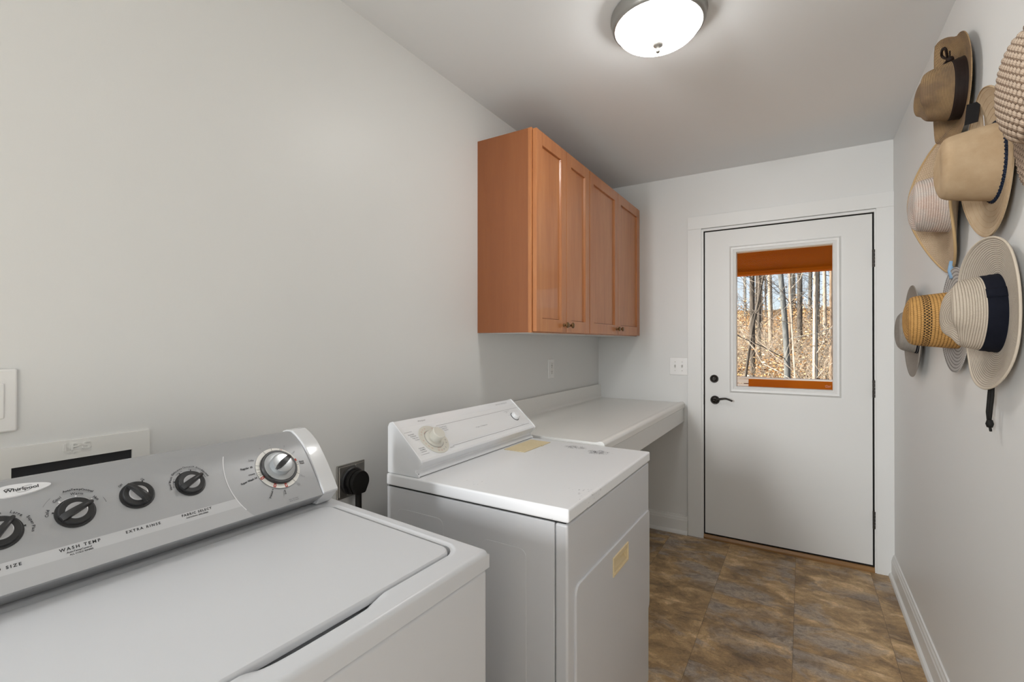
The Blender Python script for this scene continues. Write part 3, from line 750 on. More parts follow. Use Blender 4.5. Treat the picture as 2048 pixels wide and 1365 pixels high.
# white wash-temp arc behind knob
bm = bmesh.new(); M = F0[1]; n = 16
a_ = [[bm.verts.new(M @ Vector((r * math.cos(math.radians(140 - 110 * k / n)), r * math.sin(math.radians(140 - 110 * k / n)), .0004))) for k in range(n + 1)] for r in (.022, .0268)]
for k in range(n): bm.faces.new((a_[0][k], a_[0][k + 1], a_[1][k + 1], a_[1][k]))
for ang in (125, 80, 35):
    a = math.radians(ang); T = M @ Matrix.Translation((.0285 * math.cos(a), .0285 * math.sin(a), .0004)) @ Matrix.Rotation(a, 4, 'Z')
    bm.faces.new([bm.verts.new(T @ Vector(p)) for p in ((-.003, -.0012, 0), (.0012, -.0012, 0), (.0012, .0012, 0), (-.003, .0012, 0))])
part('white_arc', bm, M_badge, washer)
def small_knob(k, ang):
    M = F0[k]; r = .0228
    bm = bmesh.new(); lathe(bm, [(.0, 0), (r + .0035, 0), (r + .003, .0012), (r + .001, .0014), (r, .0016), (r, .006), (r - .001, .0075), (.0145, .0072), (.0135, .0055), (0, .0055)], M, 48)
    kb = part('knob', bm, M_black, washer, auto=35)
    bm = bmesh.new(); lathe(bm, [(.0, .0056), (.0143, .0058), (.0140, .0078), (.0125, .0086), (.0, .0080)], M, 40); part('knob_face', bm, M_greyface, kb, auto=40)
    # grip: a tapering bar across the knob with pointer tip
    A = M @ Matrix.Rotation(math.radians(ang), 4, 'Z'); bm = bmesh.new()
    secs = []
    for i in range(13):
        u = -1 + 2 * i / 12; w = .0058 * (1 - .35 * u) * (1 if abs(u) < .95 else .75); hgt = .0070 + .0095 * math.sqrt(max(1 - u * u * .92, 0))
        x = u * (r + (.0012 if u > 0 else 0))
        secs.append([bm.verts.new(A @ Vector(p)) for p in ((x, -w, .004), (x, -w * .72, hgt), (x, -w * .3, hgt + .001), (x, w * .3, hgt + .001), (x, w * .72, hgt), (x, w, .004))])
    for a, b in zip(secs[:-1], secs[1:]):
        for q in range(5): bm.faces.new((a[q], b[q], b[q + 1], a[q + 1]))
    bm.faces.new(secs[0]); bm.faces.new(secs[-1][::-1]); bmesh.ops.recalc_face_normals(bm, faces=bm.faces)
    part('knob_grip', bm, M_black, kb, auto=40)
    bm = bmesh.new(); T = A; zz = .0125
    vv = [bm.verts.new(T @ Vector(p)) for p in ((r - .007, -.0006, .0148), (r + .0006, -.0006, .0098), (r + .0006, .0006, .0098), (r - .007, .0006, .0148))]; bm.faces.new(vv)
    part('pointer_line', bm, M_badge, kb)
for k, ang in enumerate((48, 24, 122, 26)): small_knob(k, ang)
# timer dial
bm = bmesh.new(); lathe(bm, [(.036, .0001), (.0492, .0001), (.0492, .0008), (.036, .0008)], FB, 64); rg = part('timer_ring', bm, M_whitedial, washer)
bm = bmesh.new(); bmr = bmesh.new()
def seg(b, a0, a1, r0, r1, z=.001):
    n = 5; L = [[b.verts.new(FB @ Vector((r * math.cos(math.radians(a0 + (a1 - a0) * k / n)), r * math.sin(math.radians(a0 + (a1 - a0) * k / n)), z))) for k in range(n + 1)] for r in (r0, r1)]
    for k in range(n): b.faces.new((L[0][k], L[0][k + 1], L[1][k + 1], L[1][k]))
bm.free(); bmr.free()
for a in (160, 172, 181, 186, 190, 112, 88, 64, 6, 1, -4, -33, -60, -88, 240):
    bm = bmesh.new(); seg(bm, a, a + .9, .0405, .0492); part('timer_mark', bm, M_ink, rg)
for a in (196, 236, 268, 8, 60):
    bm = bmesh.new(); seg(bm, a, a + (7 if a != 60 else 1), .0405, .0492, .0011); rm = part('red_mark', bm, M_red, rg)
    if a > 100: bm = bmesh.new(); seg(bm, a + 2.6, a + 4.6, .0425, .047, .0013); part('white_mark', bm, M_badge, rg)
bm = bmesh.new(); lathe(bm, [(0, .0005), (.0405, .0005), (.0405, .007), (.039, .009), (.0355, .009), (.0345, .007), (0, .007)], FB, 64); kb = part('timer_dial', bm, M_black, washer, auto=35)
bm = bmesh.new(); lathe(bm, [(0, .0072), (.0348, .0072), (.0345, .0095), (.030, .0105), (.0235, .011), (.0235, .022), (.0225, .0245), (.020, .0255), (0, .0255)], FB @ Matrix.Translation((.0, .0, 0)), 64)
part('dial_face', bm, M_knobsilver, kb, auto=35)
bm = bmesh.new(); A = FB @ Matrix.Rotation(math.radians(30), 4, 'Z'); secs = []
for i in range(17):
    u = -1 + 2 * i / 16; w = .0068 * math.sqrt(max(1 - (u * .98) ** 2, .002)) ** 1.0; hg = .026 + .010 * math.sqrt(max(1 - u * u, 0)) ; x = u * .0245
    secs.append([bm.verts.new(A @ Vector(p)) for p in ((x, -w, .022), (x, -w * .8, hg), (x, w * .8, hg), (x, w, .022))])
for a, b in zip(secs[:-1], secs[1:]):
    for q in range(3): bm.faces.new((a[q], b[q], b[q + 1], a[q + 1]))
bmesh.ops.recalc_face_normals(bm, faces=bm.faces); part('dial_grip', bm, M_black, kb, auto=40)

# ================================================================== DRYER
DX0, DX1, DY0, DY1, DTZ = -1.1370, -.4986, 1.0845, 1.8265, .895
dryer = thing('clothes_dryer', 'white front-load clothes dryer with sloped console between washer and counter', 'dryer', (DX1, DY0, 0))
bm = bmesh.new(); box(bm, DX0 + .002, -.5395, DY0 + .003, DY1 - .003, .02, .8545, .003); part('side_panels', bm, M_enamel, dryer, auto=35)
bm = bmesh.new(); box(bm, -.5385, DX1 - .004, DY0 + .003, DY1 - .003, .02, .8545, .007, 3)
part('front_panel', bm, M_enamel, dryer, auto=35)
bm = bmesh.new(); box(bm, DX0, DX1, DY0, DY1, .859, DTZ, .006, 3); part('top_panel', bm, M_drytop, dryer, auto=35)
bm = bmesh.new(); box(bm, DX0 + .006, DX1 - .012, DY0 + .008, DY1 - .008, .853, .860); part('shadow_gap', bm, M_dark, dryer)
# raised ribs pressed in the near side panel
for x0, x1, zt in ((-1.09, -.9035, .792), (-.766, -.622, .767)):
    bm = bmesh.new(); P_ = []
    r = .022
    P_ += [(x0, .06)] + [(x0 + r - r * math.cos(PI / 2 * k / 6), zt - r + r * math.sin(PI / 2 * k / 6)) for k in range(7)]
    P_ += [(x1 - r + r * math.sin(PI / 2 * k / 6), zt - r + r * math.cos(PI / 2 * k / 6)) for k in range(7)] + [(x1, .06)]
    prism(bm, P_, 'y', DY0 + .0022, DY0 + .006); 
    bmesh.ops.bevel(bm, geom=[e for e in bm.edges if all(abs(v.co.y - (DY0 + .0022)) < 1e-5 for v in e.verts)], offset=.0007, segments=1, affect='EDGES')
    part('pressed_panel', bm, M_enamel, dryer)
# door
xf = DX1 - .004
dp = [(1.127, .135), (1.127, .660), (1.131, .673), (1.140, .681), (1.152, .685), (1.800, .681), (1.809, .674), (1.812, .660), (1.812, .335), (1.806, .318), (1.792, .306), (1.40, .185), (1.34, .160), (1.20, .110), (1.140, .108)]
bm = bmesh.new(); prism(bm, dp, 'x', xf - .004, xf + .0065, .0035, 3)
dd = part('door', bm, M_enamel, dryer, auto=35)
# handle: recessed beige pull
bm = bmesh.new(); hy0, hy1, hz0, hz1 = 1.4005, 1.5461, .593, .652; x0 = xf + .0066
outer = [(hy0, hz0), (hy1, hz0), (hy1, hz1), (hy0, hz1)]
hole = (xf - .03, xf + .02, hy0 + .004, hy1 - .004, hz0 + .004, hz1 - .004)
front_p = [o for o in bpy.data.objects if o.name.startswith('front_panel')][0]
cut(dd, hole); cut(front_p, (xf - .02, xf + .02, hy0 + .004, hy1 - .004, hz0 + .004, hz1 - .004))
def rv(y_a, y_b, z_a, z_b, x): return [bm.verts.new((xx, y, z)) for y, z, xx in ((y_a, z_a, x if not isinstance(x, tuple) else x[0]), (y_b, z_a, x if not isinstance(x, tuple) else x[0]), (y_b, z_b, x if not isinstance(x, tuple) else x[1]), (y_a, z_b, x if not isinstance(x, tuple) else x[1]))]
rs = [rv(hy0, hy1, hz0, hz1, x0 - .002), rv(hy0, hy1, hz0, hz1, x0 + .0025), rv(hy0 + .001, hy1 - .001, hz0 + .001, hz1 - .001, x0 + .0035), rv(hy0 + .005, hy1 - .005, hz0 + .006, hz1 - .005, x0 + .0035), rv(hy0 + .006, hy1 - .006, hz0 + .007, hz1 - .006, x0 + .001), rv(hy0 + .009, hy1 - .009, hz0 + .010, hz1 - .019, x0 + .001), rv(hy0 + .013, hy1 - .013, hz0 + .013, hz1 - .021, (x0 - .004, x0 - .026))]
for a, b in zip(rs[:-1], rs[1:]):
    for k in range(4): bm.faces.new((a[k], a[(k + 1) % 4], b[(k + 1) % 4], b[k]))
bm.faces.new(rs[-1])
bmesh.ops.recalc_face_normals(bm, faces=bm.faces)
hd = part('door_handle', bm, M_beige, dd)
bm = bmesh.new(); text(bm, 'PULL', .009, frame_m(Vector((x0 + .0014, 1.4733, .6395)), (0, 1, 0), (0, 0, 1), (1, 0, 0)), spacing=1.5); part('handle_lettering', bm, mat('pale_handle_print', (.85, .72, .5), .5), hd)
# console
prof = [(-1.139, .8955), (-1.139, 1.0405), (-1.133, 1.052), (-1.122, 1.0568), (-1.115, 1.0535), (-.9985, .9495), (-.9965, .9435), (-1.000, .939), (-1.0215, .9165), (-1.0205, .910), (-1.0095, .9035), (-1.0095, .8955)]
bm = bmesh.new(); prism(bm, prof, 'y', 1.100, 1.813); part('console', bm, M_enamel2, dryer, auto=20)
endp = [(-1.1395, .8955), (-1.1395, 1.0425), (-1.133, 1.0545), (-1.121, 1.059), (-1.113, 1.0555), (-.9965, .9515), (-.9935, .944), (-.997, .937), (-1.0195, .9165), (-1.0185, .911), (-1.0060, .9035), (-1.0060, .8955)]
for ya, yb in ((1.0935, 1.1002), (1.8128, 1.8195)):
    bm = bmesh.new(); prism(bm, endp, 'y', ya, yb, .0012, 1); ec = part('console_end_cap', bm, M_enamel2, dryer, auto=20)
    bm = bmesh.new(); lathe(bm, [(0, 0), (.0022, 0), (.0018, .001), (0, .0014)], Matrix.Translation((-1.0095, (ya + yb) / 2, .9065)) @ Matrix.Rotation(PI / 2 + .4, 4, 'Y'), 12); part('screw', bm, M_inkgrey, ec)
bm = bmesh.new(); tube(bm, [(-1.0095, 1.101, .8965), (-1.0095, 1.812, .8965)], .0007, 6); part('gasket_line', bm, M_dark, dryer)
DPn = Panel([(-1.115, 1.0535), (-.9985, .9495)])
S0 = .0060          # the panel measured from (-1.12, 1.0568)
def DF_(y, s, off=.0004): return DPn.frame(y, s - S0, off)
bm = bmesh.new(); DPn.patch(bm, 1.1025, 1.811, .025, .128, .0004, 2); part('console_overlay', bm, mat('white_overlay', (.83, .835, .845), .35), dryer)
ib = bmesh.new()
def dl(s, y, t, size, align='CENTER', bold=0, sh=0): text(ib, s, size, DF_(y, t, .0007), align, sh, 1.05, bold)
def dflush(name='lettering'):
    global ib
    part(name, ib, M_inkgrey, dryer); ib = bmesh.new()
dl('Whirlpool', 1.216, .0165, .0085, sh=.15); dflush('brand_lettering')
for k, s in enumerate(('Automatic', 'Dry/Heat', 'High Heat', 'Cottons')): dl(s, 1.130 + .004 * k, .062 + .008 * k, .0062, bold=.0001 if k < 2 else 0)
dflush('dial_lettering')
for k, s in enumerate(('Automatic', 'Dry/Med', 'Low Heat')): dl(s, 1.133, .119 + .0075 * k, .006, bold=.0001 if k < 2 else 0)
dflush('dial_lettering')
for k, s in enumerate(('Timed Drying', 'High Heat', 'Cottons')): dl(s, 1.290 + .002 * k, .060 + .008 * k, .0062)
dflush('dial_lettering')
dl('Fluff Air', 1.262, .1475, .0062); dflush('dial_lettering')
dl('4 Cycle - 2 Temperature', 1.488, .0965, .0070); dflush('console_lettering'); dl('HEAVY DUTY  EXTRA CAPACITY', 1.720, .0145, .0058); dflush('console_lettering')
dl('Signal', 1.705, .064, .005); dl('Off  On', 1.708, .080, .004); dflush('console_lettering')
dl('End of cycle', 1.745, .140, .0042); dflush('console_lettering')
for (a, b, s) in ((1.262, 1.803, .0505), (1.270, 1.795, .1425), (1.108, 1.142, .051), (1.112, 1.150, .1435), (1.690, 1.73, .058)):
    tube(ib, [DF_(a, s, .0006).translation, DF_(b, s, .0006).translation], .0004, 4); dflush('printed_line')
ib.free()
# timer dial
MD = DF_(1.2085, .0995, .0006)
bm = bmesh.new(); lathe(bm, [(.0, 0), (.0585, 0), (.0585, .0008), (.0575, .0013), (0, .0013)], MD, 64); rg = part('dial_ring', bm, M_ivory, dryer)
M_salmon = mat('salmon_print', (.62, .33, .24), .6)
for k in range(22):
    a = math.radians(100 + k * 15.2); T = MD @ Matrix.Translation((.0475 * math.cos(a), .0475 * math.sin(a), .0016)) @ Matrix.Rotation(a - PI / 2, 4, 'Z')
    if k % 5 == 4: continue
    bm = bmesh.new(); text(bm, str((k * 7) % 80 + 10), .0072, T); part('dial_number', bm, M_salmon if k < 12 or k > 18 else M_inkgrey, rg)
for a0 in (110, 250, 20):
    bm = bmesh.new(); tube(bm, [MD @ Vector((.038 * math.cos(math.radians(a0 + k * 5)), .038 * math.sin(math.radians(a0 + k * 5)), .0015)) for k in range(6)], .0006, 4); part('dial_arc', bm, M_salmon, rg)
bm = bmesh.new(); lathe(bm, [(0, .0013), (.0355, .0013), (.0355, .0018), (.034, .0022), (.033, .006), (.031, .008), (.0235, .009), (.0215, .012), (.0215, .030), (.0235, .0315), (.0235, .0335), (.021, .036), (0, .0365)], MD, 64)
kb = part('timer_knob', bm, M_ivory, dryer, auto=35)
bm = bmesh.new(); tube(bm, [MD @ Vector((.0358 * math.cos(a), .0358 * math.sin(a), .0018)) for a in [2 * PI * k / 48 for k in range(48)]], .0006, 4, closed=True); part('knob_outline', bm, M_inkgrey, kb)
MK = DF_(1.735, .0930, .0006)
bm = bmesh.new(); lathe(bm, [(0, 0), (.0215, 0), (.0215, .001), (0, .001)], MK, 40); part('selector_recess', bm, M_inkgrey, dryer)
bm = bmesh.new(); lathe(bm, [(0, .002), (.0185, .002), (.018, .010), (.0165, .016), (.0145, .0185), (0, .019)], MK, 40); part('selector_knob', bm, M_enamel2, dryer, auto=40)
# card on the dryer
bm = bmesh.new(); P_ = [(-.993, 1.5615), (-.8995, 1.5595), (-.897, 1.770), (-.9945, 1.778)]
prism(bm, P_, 'z', DTZ + .0004, DTZ + .0022)
box(bm, -.899, -.893, 1.690, 1.702, DTZ + .0004, DTZ + .0035, .001)
mc = mat('yellowed_card', (.72, .60, .38), .6); t = NT(mc); n = t.noise(14, 4, .6, t.obj()); t.col(t.mix(n.outputs[0], (.66, .54, .31), (.77, .66, .45)))
tag(obj('card', bm, mc), 'yellowed card lying on top of the dryer beside its console', 'card')

# ================================================================== HATS
def ellipt(a, rx, ry): return 1 / math.sqrt((math.cos(a) / rx) ** 2 + (math.sin(a) / ry) ** 2)
def sup(a, rx, ry, n): return (abs(math.cos(a) / rx) ** n + abs(math.sin(a) / ry) ** n) ** (-1 / n)
def radii(a, tab):
    d = math.degrees(a) % 360
    for (p, q), (r, w) in zip(tab[:-1], tab[1:]):
        if p <= d <= r: u = (d - p) / (r - p); return q + (w - q) * u
def hat_mesh(cx, cy, hc, top, brimR, brimZ, flat=.75, dent=0, dentang=0, dentw=.03, pinch=0, pang=0, nseg=96, disp=None, dome=0, flat_pow=1.0, lean=(0, 0)):
    """crown radii cx,cy at the base, hc high, top = ratio of tip radius; brimR(a) outer radius, brimZ(a,u) height; returns crown bm, brim bm, and a surface function"""
    ca = []
    NS = 26
    def crown(a, s):     # s 0..1 side, 1..2 top
        rb = ellipt(a, cx, cy)
        if s <= 1:
            u = s; k = 1 - (1 - top) * u ** 1.15
            r = rb * k; z = hc * (u * .93)
            rd = .14
            if u > 1 - rd:
                q = (u - (1 - rd)) / rd; r -= rb * .035 * q * q
        else:
            u = s - 1; r = rb * (top - .035) * (1 - u)
            z = hc * .93 + hc * .07 * math.sin(min(u * 3, 1) * PI / 2) + dome * (1 - (1 - u) ** 2)
        x = r * math.cos(a); y = r * math.sin(a)
        zz = z / hc
        if pinch:
            da = abs((a - pang + PI) % (2 * PI) - PI)
            for sa in (-.62, .62):
                dq = abs((a - pang - sa + PI) % (2 * PI) - PI)
                f = pinch * math.exp(-(dq / .38) ** 2) * max(zz - .35, 0) / .65
                x *= 1 - f; y *= 1 - f
        if dent:
            ca_, sa_ = math.cos(dentang), math.sin(dentang); pv = -x * sa_ + y * ca_; pu = x * ca_ + y * sa_
            z -= dent * math.exp(-(pv / dentw) ** 2) * max(0, (zz - .6) / .4) ** 1.5 * (1 - .35 * (pu / (max(cx, cy))) ** 2)
        x += lean[0] * z; y += lean[1] * z
        return Vector((x, y, z))
    def brim(a, u):
        rb = ellipt(a, cx, cy); r = rb + (brimR(a) - rb) * u
        return Vector((r * math.cos(a), r * math.sin(a), brimZ(a, u)))
    return crown, brim

def build_hat(name, label, pos, rot, crown, brim, mc, mb, nseg=96, ns=30, nb=22, thick=.0022, band=None, disp=None, spin=0, tilt=(0, 0), planar=False):
    """local z -> into the room (-x world), local x -> toward the camera (-y), local y -> up"""
    root = thing(name, label, 'hat', pos)
    B = Matrix(((0, 0, -1), (-1, 0, 0), (0, 1, 0))).to_4x4()
    M = Matrix.Translation(pos) @ Matrix.Rotation(tilt[0], 4, 'Z') @ Matrix.Rotation(tilt[1], 4, 'Y') @ B @ Matrix.Rotation(spin, 4, 'Z')
    def surf(fn, n, lo, hi, nm, mt, s_off=0, dsp=None):
        bm = bmesh.new(); uvl = bm.loops.layers.uv.new('UVMap'); rows = []; S = []
        for i in range(n + 1):
            s = lo + (hi - lo) * i / n
            rows.append([fn(2 * PI * k / nseg, s) for k in range(nseg)])
        S = [0]
        for a, b in zip(rows[:-1], rows[1:]): S.append(S[-1] + sum((p - q).length for p, q in zip(a, b)) / nseg)
        if dsp:
            new = []
            for i, r_ in enumerate(rows):
                rr_ = []
                for k, p in enumerate(r_):
                    du = r_[(k + 1) % nseg] - r_[k - 1]; dv = rows[min(i + 1, n)][k] - rows[max(i - 1, 0)][k]; nn = du.cross(dv)
                    nn = nn.normalized() if nn.length > 1e-9 else Vector((0, 0, 1))
                    rr_.append(p + nn * dsp(k / nseg, S[i], p))
                new.append(rr_)
            rows = new
        V = [[bm.verts.new(M @ p) for p in r_] for r_ in rows]
        PL = [[(p.y, p.x - p.z) for p in r_] for r_ in rows]
        for i in range(n):
            for k in range(nseg):
                k2 = (k + 1) % nseg
                try: f = bm.faces.new((V[i][k], V[i][k2], V[i + 1][k2], V[i + 1][k]))
                except ValueError: continue
                us = (k / nseg, (k + 1) / nseg, (k + 1) / nseg, k / nseg); ss = (S[i], S[i], S[i + 1], S[i + 1])
                if planar:
                    for l_, (pi_, pk_) in zip(f.loops, ((i, k), (i, k2), (i + 1, k2), (i + 1, k))): l_[uvl].uv = PL[pi_][pk_]
                    continue
                for l_, u_, s_ in zip(f.loops, us, ss): l_[uvl].uv = (u_, s_ + s_off)
        o = part(nm, bm, mt, root, smooth=True)
        md = o.modifiers.new('thickness', 'SOLIDIFY'); md.thickness = thick; md.offset = 1 if nm == 'crown' else 0
        return o
    surf(crown, ns * 2, 0, 1.985, 'crown', mc, 0, disp)
    surf(brim, nb, 0, 1, 'brim', mb, .5, disp)
    if band:
        for (nm, z0, z1, off, mt, rope) in band:
            bm = bmesh.new(); rings = []
            if rope:
                for q in range(rope):
                    pts = []
                    for k in range(160):
                        a = 2 * PI * k / 160; ph = a * 34 + q * 2 * PI / rope
                        p = crown(a, z0); r = Vector((p.x, p.y, 0)).normalized()
                        pts.append(M @ (p + r * (off + .0036 * math.cos(ph)) + Vector((0, 0, .0055 * math.sin(ph)))))
                    tube(bm, pts, .0036, 6, closed=True)
            else:
                def bw(a, j):
                    s = z0 + (z1 - z0) * j; p = crown(a, s); r = Vector((p.x, p.y, 0)).normalized(); return p + r * (off + .0012 * math.sin(PI * j * 3) ** 2)
                L = 8; V = [[bm.verts.new(M @ bw(2 * PI * k / nseg, j / L)) for k in range(nseg)] for j in range(L + 1)]
                for j in range(L):
                    for k in range(nseg): bm.faces.new((V[j][k], V[j][(k + 1) % nseg], V[j + 1][(k + 1) % nseg], V[j + 1][k]))
            o = part(nm, bm, mt, root, smooth=True)
            if not rope:
                md = o.modifiers.new('thickness', 'SOLIDIFY'); md.thickness = .0015; md.offset = 1
    return root, M

def cloth(name, c1, c2, rough=.85, sc=600):
    m = mat(name, c1, rough, spec=.15); t = NT(m); v = t.obj(); n = t.noise(sc, 4, .7, v); n2 = t.noise(18, 4, .6, v)
    t.col(t.mix(t.ramp(n2.outputs[0], [(.3, (0, 0, 0)), (.7, (1, 1, 1))]), c1, c2)); t.bump(n.outputs[0], .35, .0012); return m
M_navy = cloth('navy_ribbon', (.005, .006, .011), (.009, .010, .017), .9)
M_darkband = cloth('dark_brown_band', (.013, .008, .006), (.022, .013, .010), .6)
M_cordnavy = cloth('navy_braid', (.004, .007, .016), (.010, .018, .040), .45)
M_suede = cloth('tan_suede', (.38, .265, .155), (.46, .34, .215), .9, 300)
M_suedeb = cloth('tan_suede_brim', (.41, .30, .19), (.47, .36, .24), .9, 300)
W_brown = weave('brown_straw', (.36, .235, .12), (.06, .034, .018), 300, 170, bump=1, c3=(.26, .17, .10), nz=.2)
W_pink = weave('pinkish_striped_straw', (.62, .50, .43), (.30, .17, .12), 165, 120, bump=1, twist=.5, c3=(.66, .58, .52))
W_pinkb = weave('tan_straw_brim', (.55, .42, .29), (.27, .18, .10), 200, 130, bump=.9)
W_cream = weave('cream_braided_straw', (.60, .52, .42), (.24, .18, .13), 210, 230, bump=1, nz=.2)
W_cream2 = weave('cream_braided_straw_brim', (.60, .53, .44), (.22, .17, .13), 200, 300, bump=1, nz=.2)
W_gold = weave('golden_straw', (.54, .30, .095), (.11, .045, .010), 120, 70, bump=1, twist=.5, nz=.42, band=(.083, .104))
W_pale = weave('lit_pale_straw_brim', (.52, .50, .48), (.10, .085, .075), 90, 110, bump=1, nz=.2)  # brim paler than its golden crown: reflected light put into the colour
W_grey = weave('grey_straw', (.36, .33, .29), (.16, .14, .12), 260, 180, bump=.7)
M_chunky = mat('chunky_rope', (.5, .37, .26), .8, spec=.2); t = NT(M_chunky); uv = t.n('ShaderNodeUVMap'); s_ = t.n('ShaderNodeSeparateXYZ'); t.l(uv.outputs[0], s_.inputs[0])
vy = t.math('MULTIPLY', s_.outputs[1], 88); row = t.math('FLOOR', vy); xx = t.math('ADD', t.math('MULTIPLY', s_.outputs[0], 74), t.math('MULTIPLY', row, .5))
hx = t.math('ABSOLUTE', t.math('SINE', t.math('MULTIPLY', xx, PI))); hy = t.math('ABSOLUTE', t.math('SINE', t.math('MULTIPLY', vy, PI)))
st = t.math('ABSOLUTE', t.math('SINE', t.math('MULTIPLY', t.math('ADD', t.math('MULTIPLY', xx, 4), t.math('MULTIPLY', vy, 3)), PI)))
hgt = t.math('MULTIPLY', hx, hy); n = t.noise(90, 4, .7, t.obj())
c = t.ramp(t.math('ADD', t.math('MULTIPLY', hgt, .75), t.math('MULTIPLY', n.outputs[0], .3)), [(.12, (.075, .045, .03)), (.45, (.30, .20, .135)), (.85, (.52, .40, .30))])
c = t.mix(t.math('MULTIPLY', st, .25), c, (.62, .52, .42)); t.col(c); t.bump(t.math('ADD', hgt, t.math('MULTIPLY', st, .2)), .8, .003)

WX = XR - .004
def fl(base, edge, ang=None, amp=0, k=2, ph=0, pw=2.0):
    """brim height: base + edge*u^pw + amp*cos(k*(a-ph))*u^2"""
    return lambda a, u: base + edge * u ** pw + amp * math.cos(k * (a - ph)) * u ** 2
# local angles: 0 -> toward the camera (-y), 90 deg -> up, 180 -> away (+y)

# H1 brown straw fedora, dark band
cr, br = hat_mesh(.080, .090, .116, .80, lambda a: radii(a, ((0, .150), (32, .152), (65, .158), (92, .166), (110, .212), (116, .218), (132, .158), (150, .125), (180, .110), (215, .135), (235, .158), (270, .158), (315, .152), (360, .150))), fl(.012, .0, amp=.0), dent=.032, dentang=PI / 2, dentw=.030, pinch=.22, pang=-PI / 2, lean=(0, -.10))
def bz1(a, u): return .006 + .006 * u * u + .036 * min(1, max(0, -math.cos(a)) * 2.2) * u ** 1.6 + .004 * u
h1, M1 = build_hat('straw_hat', 'dark brown woven straw hat with dark band and tied bow, topmost on the right wall', (WX - .004, 1.990, 2.108), 0, cr, lambda a, u: Vector((br(a, u).x, br(a, u).y, bz1(a, u))), W_brown, W_brown, band=[('hat_band', .02, .34, .001, M_darkband, 0)], tilt=(0, 0))
bm = bmesh.new()
p0 = M1 @ (cr(math.radians(75), .30) + Vector((0, .006, 0)))
for sx in (-1, 1):
    lp = [Vector((sx * .030 * math.sin(PI * u), .016 * math.sin(2 * PI * u) + .006 * u, .010 * math.sin(PI * u))) for u in [k / 18 for k in range(19)]]
    tube(bm, [p0 + Vector((q.z * -1.6 - .008, q.y * 1.5 + .006 - q.x * .5, q.x * .9 + .008)) for q in lp], .0036, 6)
tube(bm, [p0 + Vector((-.004, .004 + .0005 * k, .004 * k)) for k in range(9)] , .0022, 6)
tube(bm, [p0 + Vector((-.004 + .004 * k, .003 - .001 * k, -.004 - .003 * k)) for k in range(9)], .0022, 6)
lathe(bm, [(0, .009), (.008, .006), (.010, 0), (.008, -.006), (0, -.009)], Matrix.Translation(p0 + Vector((-.004, .004, .004))), 10)
part('bow', bm, M_darkband, h1, smooth=True)

# H2 tan suede hat with navy cord
cr2, br2 = hat_mesh(.088, .096, .118, .80, lambda a: .178 + .012 * math.cos(2 * (a - PI / 2)), fl(.01, .012), dent=.006, dentang=PI / 2, dentw=.05)
bz2 = lambda a, u: .006 + .010 * u * u + .030 * math.cos(2 * (a - PI / 2)) * 0 * u + .022 * max(0, math.cos(a - PI)) ** 2 * u * u + .018 * max(0, math.cos(a - PI * .45)) ** 4 * u * u
h2, M2 = build_hat('suede_hat', 'tan suede hat with navy braided cord and a black tag on its brim', (WX - .004, 1.690, 1.778), 0, cr2, lambda a, u: Vector((br2(a, u).x, br2(a, u).y, bz2(a, u))), M_suede, M_suedeb, thick=.003, band=[('braided_cord', .045, 0, .003, M_cordnavy, 3), ('crown_seam', .93, 0, .000, M_suede, 0)][:1])
bm = bmesh.new(); tube(bm, [M2 @ (cr2(2 * PI * k / 80, .985) + Vector((0, 0, .001))) for k in range(80)], .0018, 6, closed=True); part('crown_seam', bm, M_suedeb, h2, smooth=True)
bm = bmesh.new()
for rr_ in (.30, .45, .60, .75, .90, .985): tube(bm, [M2 @ (Vector((br2(a, rr_).x, br2(a, rr_).y, bz2(a, rr_) + .0016))) for a in [2 * PI * k / 80 for k in range(80)]], .0005 if rr_ < .95 else .0016, 5, closed=True)
part('brim_stitching', bm, M_suede, h2, smooth=True)
bm = bmesh.new(); R_ = Matrix.Translation((ratio(1946) * 1.74, 1.74, zat(1946, 226, 1.74))) @ Matrix.Rotation(-.75, 4, 'Z') @ Matrix.Rotation(.1, 4, 'Y')
box(bm, -.0155, .0155, -.0006, .0006, -.027, .027); bmesh.ops.transform(bm, matrix=R_, verts=bm.verts); part('tag', bm, mat('black_card_tag', (.006, .005, .005), .8, spec=.2), h2)
bm = bmesh.new(); tube(bm, [R_ @ Vector((.008, 0, .025)), R_ @ Vector((.012, .01, .035)), M2 @ cr2(2.2, .1)], .0007, 5); part('tag_string', bm, M_badge, h2)

# H3 chunky rope hat at the frame's right edge
def brimR3(a): return .205
cr3, br3 = hat_mesh(.100, .116, .068, .80, brimR3, fl(0, 0), dome=.012)
def dsp3(u, s, p):
    v = (p.x - p.z) * 88; x = p.y * 74 + math.floor(v) * .5; return .0045 * abs(math.sin(x * PI)) * abs(math.sin(v * PI)) ** .7
bz3 = lambda a, u: .004 + .016 * (1 - u) + .020 * math.sin(3 * a + 1) * u * .35 + .018 * max(0, math.cos(a - PI)) * u
h3, M3 = build_hat('rope_hat', 'chunky brown woven rope hat hanging beside and overlapping the tan suede hat', (WX - .020, 1.280, 1.803), 0, cr3, lambda a, u: Vector((br3(a, u).x, br3(a, u).y, bz3(a, u))), M_chunky, M_chunky, nseg=420, ns=60, nb=90, thick=.003, disp=dsp3, planar=True)

